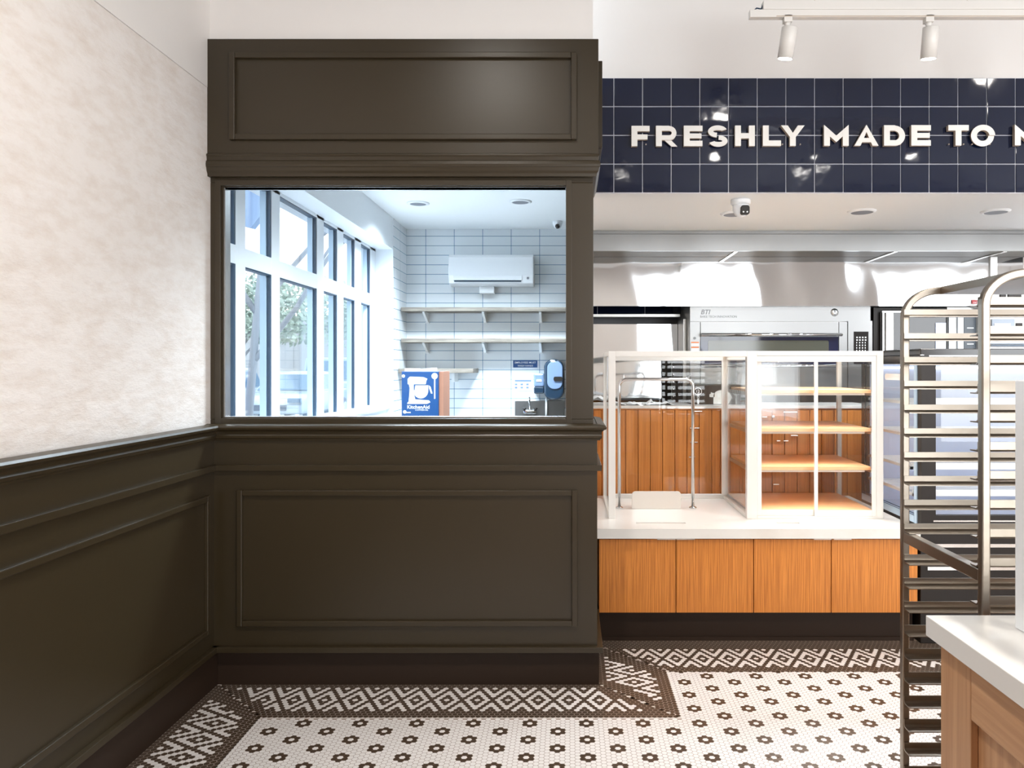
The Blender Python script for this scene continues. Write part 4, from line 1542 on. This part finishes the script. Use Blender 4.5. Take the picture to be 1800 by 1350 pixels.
def ppl(pts): m.prism([(U + p[0] * sc2, V + p[1] * sc2) for p in pts], 1, 5.7484, 5.7497)
ppl([(.0, .55), (.0, .75), (.10, .78), (.12, .92), (.22, .86), (.40, .84), (.40, .55), (.2, .52)])
n_ = 12
ppl([(.30, .0), (.30, .62)] + [(.98 - .68 * math.cos(math.pi * k / n_ * .98), .62 + .45 * math.sin(math.pi * k / n_)) for k in range(1, n_)] + [(1.72, .5), (1.45, .0)])
m.build('mixer_picture', mat('grey_print', (.55, .54, .50), .6), kb)

# ------------------------------------------------------------------ serving counter
CY = 4.44
cz1 = sz(930, CY)
cz0 = sz(947, CY)
SX1 = 2.080
ct = thing('countertop', (1.1, 4.9, cz0), 'white quartz countertop under the glass display case', 'countertop')
m = MB()
slots = ((sx(1118, 4.615), sx(1205, 4.615)), (sx(1365, 4.615), sx(1405, 4.615)))
ys0, ys1 = 4.598, 4.628
x_ = .148
for a, b_ in slots + ((SX1, None),):
    m.box(x_, a, ys0, ys1, cz0, cz1)
    x_ = b_
m.box(.148, SX1, CY, ys0, cz0, cz1)
m.box(.1300, SX1, ys1, 5.58, cz0, cz1)
m.build('slab', M['quartz'], ct, bevel=0)
m = MB()
for a, b_ in slots: m.box(a, b_, ys0, ys1, cz0 + .001, cz0 + .02)
m.build('slot_liner', M['card'], ct)
cabx = [1053, 1188, 1324.5, 1461, 1601]
CFY = 4.465
hn = [(1155, 1187), (1188.5, 1221), (1430, 1461), (1465, 1496)]
labs = ['oak cabinet at the left end under the countertop, beside the partition', 'oak cabinet second from the left with its handle at the left corner', 'oak cabinet third from the left with its handle at the right corner', 'oak cabinet at the right end beside the sheet pan rack']
for k in range(4):
    x0, x1 = sx(cabx[k], CFY), sx(cabx[k + 1], CFY)
    if k == 0: x0 = .177
    if k == 3: x1 = SX1 - .005
    cb = thing('base_cabinet', ((x0 + x1) / 2, CFY + .3, .187), labs[k], 'cabinet', 'oak cabinets under the serving counter')
    m = MB(); m.box(x0 + .002, x1 - .002, CFY + .022, 5.55, .187, cz0 - .001)
    m.build('body', M['oak'] if k == 3 else M['oak_dark'], cb)
    m = MB(); m.box(x0 + .003, x1 - .002, CFY, CFY + .02, sz(1077, CFY), cz0 - .010)
    dr = m.build('door', M['oak'], cb, bevel=.0015)
    m = MB(); m.box(sx(hn[k][0], CFY), sx(hn[k][1], CFY), CFY - .008, CFY + .01, cz0 - .0105, cz0 - .0045)
    m.build('handle', M['handle'], dr)
m = MB(); m.box(.157, SX1 - .01, 4.525, 5.5, 0.0, .186)
m.cur = 0; m.box(.157, SX1 - .01, 4.505, 4.525, 0, .022)
struct(m.build('baseboard_counter', M['darker']), 'dark toe kick under the serving counter')

# ------------------------------------------------------------------ display case
dc = thing('display_case', (1.1, 5.1, cz1), 'white framed glass pastry display case on the countertop', 'display case')
DF, DB = 4.735, 5.49
DX0, DX1 = sx(1070, DF), sx(1553, DF)
DT = sz(617, DF)
PM0, PM1 = sx(1313, DF), sx(1331, DF)
pw = .043
wm = M['white_metal']
def dpart(name, mb, mt=wm, bevel=.002, parent=None): return mb.build(name, mt, parent or dc, bevel=bevel)
for (a, b_) in ((DX0, DX0 + pw), (PM0, PM1), (DX1 - pw, DX1)):
    m = MB(); m.box(a, b_, DF, DF + pw, cz1, DT); dpart('front_post', m)
for (a, b_) in ((DX0, DX0 + .03), (PM0, PM0 + .03), (DX1 - .03, DX1)):
    m = MB(); m.box(a, b_, DB - .03, DB, cz1, DT - .004); dpart('rear_post', m)
m = MB(); m.box(DX0 + pw, PM0, DF, DF + .03, DT - .036, DT); m.box(PM1, DX1 - pw, DF, DF + .03, DT - .030, DT); dpart('front_top_rail', m)
m = MB(); m.box(DX0 + .03, PM0, DB - .03, DB, DT - .05, DT); m.box(PM0 + .03, DX1 - .03, DB - .03, DB, DT - .05, DT); dpart('rear_top_rail', m)
m = MB(); m.box(DX0 + .03, PM0, DB - .03, DB, cz1, cz1 + .026); m.box(PM0 + .03, DX1 - .03, DB - .03, DB, cz1, cz1 + .026); dpart('rear_bottom_rail', m)
for a in (DX0, PM0, DX1 - .03):
    m = MB(); m.box(a, a + .03, DF + pw, DB - .03, DT - .03, DT - .001); m.box(a, a + .03, DF + pw, DB - .03, cz1, cz1 + .024); dpart('side_rail', m)
# roof glass
m = MB(); m.box(DX0 + .03, DX1 - .03, DF + .03, DB - .03, DT - .008, DT - .003); m.build('top_glass', M['glass'], dc)
# side and rear panes
for a in (DX0 + .012, PM0 + .012, DX1 - .018):
    m = MB(); m.box(a, a + .006, DF + pw, DB - .03, cz1 + .024, DT - .03); m.build('side_pane', M['glass'], dc)
for a, b_ in ((DX0 + .03, PM0), (PM0 + .03, DX1 - .03)):
    m = MB(); m.box(a, b_, DB - .018, DB - .012, cz1 + .026, DT - .05); m.build('rear_pane', M['glass'], dc)
# gasket lines around the rear pane of the left bay
m = MB(); frame_xz(m, DX0 + .03, PM0 - .001, cz1 + .024, DT - .045, DB - .036, DB - .031, .012); m.build('rear_bead', M['white_metal'], dc, bevel=.001)
m = MB(); m.box(PM0 + .031, PM0 + .034, DF + pw, DB - .03, cz1 + .026, cz1 + .034); m.build('seal', M['gasket'], dc)
# sliding doors of the right bay
m = MB(); m.box(PM1, DX1 - pw, DF + .004, DF + .036, sz(636, DF), DT - .030); dpart('door_header', m)
m = MB(); m.box(PM1, DX1 - pw, DF, DF + .04, cz1, sz(908, DF)); dpart('door_sill', m)
for (a, b_, y0, lft) in ((1331, 1438, DF + .022, True), (1432, 1541, DF + .006, False)):
    X0, X1 = sx(a, y0), sx(b_, y0)
    m = MB(); st = .020
    m.box(X0, X0 + (st + .008 if lft else .019), y0, y0 + .012, sz(908, DF), sz(636, DF))
    m.box(X1 - (.010 if lft else st + .008), X1, y0, y0 + .012, sz(908, DF), sz(636, DF))
    m.box(X0 + .028 if lft else X0 + .019, X1 - (.010 if lft else .028), y0, y0 + .012, sz(908, DF), sz(897.5, DF))
    sd_ = dpart('sliding_door', m, bevel=.0015)
    m = MB(); m.box(X0 + .018, X1 - .01, y0 + .004, y0 + .008, sz(898, DF), sz(636, DF))
    m.build('door_pane', M['glass'], sd_)
# wooden shelves
SY0, SY1 = 4.80, 5.44
for k, yy in enumerate((685, 752.7, 820.3)):
    zt = sz(yy, SY0)
    m = MB(); m.box(1.175, 1.931, SY0, SY1, zt - .022, zt)
    s_ = m.build('shelf', M['oak_shelf'], dc, bevel=.0015)
    m = MB(); m.box(1.20, 1.895, SY0 + .01, SY0 + .02, zt - .036, zt - .022)
    m.build('light_strip', M['strip'], s_)
    for X in (1.163, 1.934):
        m = MB(); m.box(X, X + .012, SY0 + .01, SY1, zt - .040, zt - .018)
        m.build('shelf_bracket', M['steel_dull'], s_)
m = MB(); m.box(1.160, 1.945, 4.785, 5.455, cz1 + .001, sz(897.5, 4.785))
m.build('floor_board', M['oak_shelf'], dc)

for zz in [sz(q, SY0) - .040 for q in (685, 752.7, 820.3)] + [sz(638, DF)]:  # one per strip; the door header one is added to brighten the top shelf
    li = area('shelf_lamp', (1.55, SY0 + .03, zz), (math.radians(-25), 0, 0), .68, .012, .8, (1, .93, .85))

# chrome rail and white card inside the left bay
gb = thing('chrome_rail', (sx(1154, 5.1), 5.095, cz1), 'chrome U-shaped rail standing in the open left bay of the display case', 'rail')
m = MB(); m.sm = True
gx0, gx1 = sx(1088.5, 5.095), sx(1218, 5.095)
gz = sz(666.5, 5.095)
R = .05
pts = [(gx0, 5.095, cz1)] + [(gx0, 5.095, gz - R)]
for k in range(1, 9): a = math.pi / 2 * k / 8; pts.append((gx0 + R * (1 - math.cos(a)), 5.095, gz - R + R * math.sin(a)))
for k in range(0, 9): a = math.pi / 2 * k / 8; pts.append((gx1 - R * (1 - math.sin(a)), 5.095, gz - R + R * math.cos(a)))
pts.append((gx1, 5.095, cz1))
m.tube(pts, .0115, 14, up=(0, 1, 0))
m.build('tube', M['chrome'], gb)
for X in (gx0, gx1):
    m = MB(); m.sm = True; m.lathe([(.026, 0), (.026, .006), (.014, .012)], (X, 5.095, cz1 + .0005), n=24)
    m.build('floor_flange', M['chrome'], gb)
for X in (gx0 + .03, gx1 - .03):
    m = MB(); m.tube([(X, 5.095, gz), (X, 5.095, gz + .028)], .005, 8)
    m.build('clip', M['chrome'], gb)
m = MB(); yc = 5.06
cp_ = rrect(sx(1111, yc), sx(1197, yc), cz1 - .02, sz(864, yc), .022)
cp_ = [(p[0], max(p[1], cz1 + .0005)) for p in cp_]
m.prism(cp_, 1, yc, yc + .014)
tag(m.build('pass_through_plate', mat('warm_white_plate', (.62, .57, .52), .35), bevel=.002), 'white plate with rounded corners standing between the chrome rail legs', 'plate')

# ------------------------------------------------------------------ glass cooler on the right
gc = thing('glass_cooler', (3.0, 4.9, 0), 'black framed glass refrigerated cooler right of the display case', 'refrigerator')
GX, GYF, GYB, GXR = 2.088, 4.46, 5.36, 4.3
m = MB(); m.box(GX, GXR, GYF, GYB, 0.0, .70)
m.build('base', M['black_soft'], gc, bevel=.004)
m = MB(); m.box(GX, GXR, GYF, GYB, sz(640, GYF), 1.752)
m.build('canopy', M['black'], gc, bevel=.004)
m = MB(); m.box(GX + .05, GXR, GYF - .004, GYF, 1.705, 1.712); m.box(GX, GX + .02, GYF - .003, GYB, 1.712, 1.716)
m.build('canopy_trim', M['handle'], gc)
for x0, x1 in ((2.094, sx(1645, GYF)), (GXR - .09, GXR)):
    m = MB(); m.box(x0, x1, GYF, GYF + .05, .70, sz(640, GYF)); m.build('front_post', M['black_soft'], gc)
m = MB(); m.box(GX, GX + .03, GYF + .052, GYF + .085, .70, sz(640, GYF)); m.build('side_post', M['blue_frame'], gc)
m = MB(); m.box(GX, GX + .04, GYB - .05, GYB, .70, sz(640, GYF)); m.build('rear_post', M['black_soft'], gc)
m = MB(); m.box(sx(1645, GYF), GXR - .09, GYF + .01, GYF + .05, .70, sz(907, GYF)); m.build('front_sill', M['black_soft'], gc)
m = MB(); m.box(sx(1645, GYF), GXR - .09, GYF + .016, GYF + .024, sz(907, GYF), sz(640, GYF)); m.build('front_pane', M['glass'], gc)
m = MB(); m.box(GX + .008, GX + .014, GYF + .085, GYB - .05, .71, sz(640, GYF)); m.build('side_pane', M['glass'], gc)
m = MB(); m.box(GX + .02, GXR, GYB - .045, GYB - .01, .70, sz(640, GYF)); m.box(GX + .02, GXR, GYF + .06, GYB - .045, .70, .705); m.build('liner', M['fridge_in'], gc)
m = MB(); m.box(GX + .06, GXR - .05, GYF + .09, GYF + .11, 1.63, 1.645); m.box(GX + .06, GXR - .05, GYB - .08, GYB - .06, 1.63, 1.645); m.build('light_tube', M['led'], gc)
for k, zz in enumerate((1.42, 1.22, 1.02, .86)):
    m = MB()
    dpt = GYF + .16 + .03 * (3 - k)
    m.box(GX + .03, GXR - .06, dpt, dpt + .012, zz - .012, zz + .028)
    for q in range(10): 
        yy = dpt + .02 + q * .065
        if yy < GYB - .06: m.box(GX + .03, GXR - .06, yy, yy + .006, zz - .002, zz + .004)
    m.box(GX + .03, GX + .045, dpt, GYB - .05, zz - .012, zz + .006)
    m.build('wire_shelf', M['white_plastic'], gc)
m = MB(); m.box(GX - .002, GX + .004, GYF + .08, GYB - .01, .702, .745); m.build('side_sill', M['blue_frame'], gc)
m = MB(); m.box(GX - .0035, GX - .001, GYF + .08, GYB - .02, .757, .762); m.box(GX - .0035, GX - .001, GYF + .08, GYB - .02, .747, .750); m.build('side_gasket', M['gasket'], gc)
for yy in (915.5, 959, 999):
    m = MB(); m.box(sx(1640 if yy < 950 else 1630, GYF), GXR - .1, GYF - .006, GYF + .002, sz(yy + (1.5 if yy < 950 else 3), GYF), sz(yy - (1 if yy < 950 else 3), GYF))
    m.build('chrome_strip' if yy < 950 else 'vent', M['handle'], gc)
m = MB(); m.prism(rrect(4.72, 4.96, sz(668, 4.84), sz(657, 4.84), .018), 0, GX - .001, GX + .006)
lb = m.build('label', M['paper'], gc)

# ------------------------------------------------------------------ sheet pan rack
RY0, RY1 = 2.45, 1.979
RXl, RXr = 1.0886, 1.0886 + .66
s = .0254
rk = thing('sheet_pan_rack', ((RXl + RXr) / 2, (RY0 + RY1) / 2, 0), 'tall aluminium sheet pan rack on casters standing before the counter', 'rack')
rtop = sz(503.5, RY0)
for yy in (RY0, RY1):
    rx_, rz_ = .115, .085
    x0, x1 = RXl + s / 2, RXr - s / 2
    zt = rtop - s / 2
    yc = yy + s / 2
    pts = [(x0, yc, .10), (x0, yc, zt - rz_)]
    for k in range(1, 11): a = math.pi / 2 * k / 10; pts.append((x0 + rx_ * (1 - math.cos(a)), yc, zt - rz_ + rz_ * math.sin(a)))
    for k in range(0, 11): a = math.pi / 2 * k / 10; pts.append((x1 - rx_ * (1 - math.sin(a)), yc, zt - rz_ + rz_ * math.cos(a)))
    pts.append((x1, yc, .10))
    m = MB(); m.tube(pts, s / 2 - .001, 4, up=(0, 1, 0))
    m.build('side_frame', M['alu'], rk, bevel=.004)
tops = [544 + 41.77 * k for k in range(10)] + [974.4 + 41.25 * k for k in range(13)]
for yy in tops:
    zt = sz(yy, RY0)
    if zt < .16: continue
    zb2 = zt - .0235
    # far runner: flange against the posts, ledge toward the camera
    yo = RY0 - .0008
    m = MB(); m.prism([(yo, zt), (yo - .003, zt), (yo - .003, zb2 + .006), (yo - .010, zb2 + .001), (yo - .040, zb2), (yo - .040, zb2 - .003), (yo - .008, zb2 - .003), (yo, zb2 + .003)], 0, RXl + .004, RXr - .004)
    m.build('runner', M['alu'], rk)
    yo = RY1 + s + .0008
    m = MB(); m.prism([(yo, zt), (yo + .003, zt), (yo + .003, zb2 + .006), (yo + .010, zb2 + .001), (yo + .040, zb2), (yo + .040, zb2 - .003), (yo + .008, zb2 - .003), (yo, zb2 + .003)], 0, RXl + .004, RXr - .004)
    m.build('runner', M['alu'], rk)
zbr = sz(935, RY0)
for X in (RXl + .003, RXr - .028):
    m = MB(); m.box(X, X + .025, RY1 + s, RY0, zbr - .034, zbr); m.build('cross_brace', M['alu'], rk, bevel=.002)
m = MB(); m.box(RXl + rx_ + .013, RXr - rx_ - .013, RY1 + s, RY0, rtop - .0245, rtop - .0225)
for X in (RXl + rx_ + .012, RXr - rx_ - .012): m.box(X - .002, X + .002, RY1 + s, RY0, rtop - .0245, rtop - .001)
m.build('top_brace', M['alu'], rk)
for X in (RXl + .003, RXr - .028):
    m = MB(); m.box(X, X + .025, RY1 + s, RY0, .11, .145); m.build('cross_brace', M['alu'], rk)
for X in (RXl + s / 2, RXr - s / 2):
    for yy in (RY0 + s / 2, RY1 + s / 2):
        m = MB(); m.sm = True
        m.tube([(X, yy, .10), (X, yy, .125)], .016, 12)
        m.box(X - .018, X + .018, yy - .016, yy - .012, .04, .105); m.box(X - .018, X + .018, yy + .012, yy + .016, .04, .105); m.box(X - .018, X + .018, yy - .016, yy + .016, .10, .105)
        cs = m.build('caster', M['steel_dull'], rk)
        m = MB(); m.sm = True; m.lathe([(.01, -.011), (.045, -.011), (.05, -.006), (.05, .006), (.045, .011), (.01, .011)], (X, yy, .051), axis=1, n=22)
        m.build('caster_wheel', M['tyre'], cs)

# ------------------------------------------------------------------ near counter at the right edge
NZ = 1.026
NX = .893
nc = thing('near_counter', (1.6, 1.4, 0), 'pale oak counter base at the lower right corner', 'counter')
NW = .915
m = MB(); m.box(NW + .018, 2.6, .25, 1.83, .0, NZ - .052)
m.build('carcass', M['oak_pale'], nc)
m = MB()
m.box(NW, NW + .0175, 1.710, 1.848, 0, NZ - .052)
m.build('stile', M['oak_pale'], nc, bevel=.002)
m = MB(); m.box(NW, NW + .0175, .25, .39, 0, NZ - .052)
m.build('stile', M['oak_pale'], nc, bevel=.002)
m = MB(); m.box(NW, NW + .0175, .39, 1.709, NZ - .052 - .13, NZ - .052)
m.build('rail', M['oak_pale_h'], nc, bevel=.002)
m = MB(); m.box(NW, NW + .0175, .39, 1.709, 0.0, .14)
m.build('rail', M['oak_pale_h'], nc, bevel=.002)
m = MB(); m.box(NW + .0185, 2.6, 1.8305, 1.848, 0, NZ - .052)
m.build('end_panel', M['oak_pale'], nc)
nt_ = MB(); nt_.box(NX, 2.7, .2, 1.88, NZ - .0505, NZ)
tag(nt_.build('countertop', M['quartz'], bevel=.002), 'thick white slab on the pale oak counter at the lower right', 'countertop')
nd = thing('display_case', (1.4, 1.5, NZ), 'white framed glass case standing on the near white slab, cut by the right edge', 'display case')
a0, b0, a1, b1 = 1.061, 1.747, 1.9, 1.20
nh = sz(668, 1.787)
for X in (a0, a1 - .04):
    for Y in (b0, b1):
        m = MB(); m.box(X, X + .04, Y, Y + .04, NZ + .001, nh); m.build('post', M['white_plastic'], nd, bevel=.003)
m = MB(); m.box(a0 + .04, a1 - .04, b0, b0 + .04, nh - .03, nh); m.box(a0 + .04, a1 - .04, b1, b1 + .04, nh - .03, nh)
m.box(a0, a0 + .04, b1 + .04, b0, nh - .03, nh); m.box(a1 - .04, a1, b1 + .04, b0, nh - .03, nh)
m.box(a0 + .04, a1 - .04, b0, b0 + .04, NZ + .001, NZ + .03); m.box(a0, a0 + .04, b1 + .04, b0, NZ + .001, NZ + .03); m.box(a1 - .04, a1, b1 + .04, b0, NZ + .001, NZ + .03)
m.build('frame', M['white_metal'], nd)
m = MB(); m.box(a0 + .017, a0 + .023, b1 + .04, b0, NZ + .03, nh - .03); m.build('side_pane', M['glass'], nd)
m = MB(); m.box(a0 + .04, a1 - .04, b0 + .017, b0 + .023, NZ + .03, nh - .03); m.build('rear_pane', M['glass'], nd)

# kitchen spots at the three downlights, plus an unseen one added far right
for i, (X, Z) in enumerate(kl + [(6.3, 5.0)]):
    spot('kitchen_fill_spot', (X, Z, KC - .03), (X, Z, 0), 27, (.87, .94, 1.0), 2.7, 1.0, .07)
for X, Z in ((3.7, 5.0), (4.5, 5.0), (5.4, 5.0)):  # unseen spots without fixtures, added to lift the kitchen ceiling
    spot('kitchen_fill_spot', (X, Z, KC - .03), (X, Z, 0), 115, (.87, .94, 1.0), 2.9, 1.0, .07)
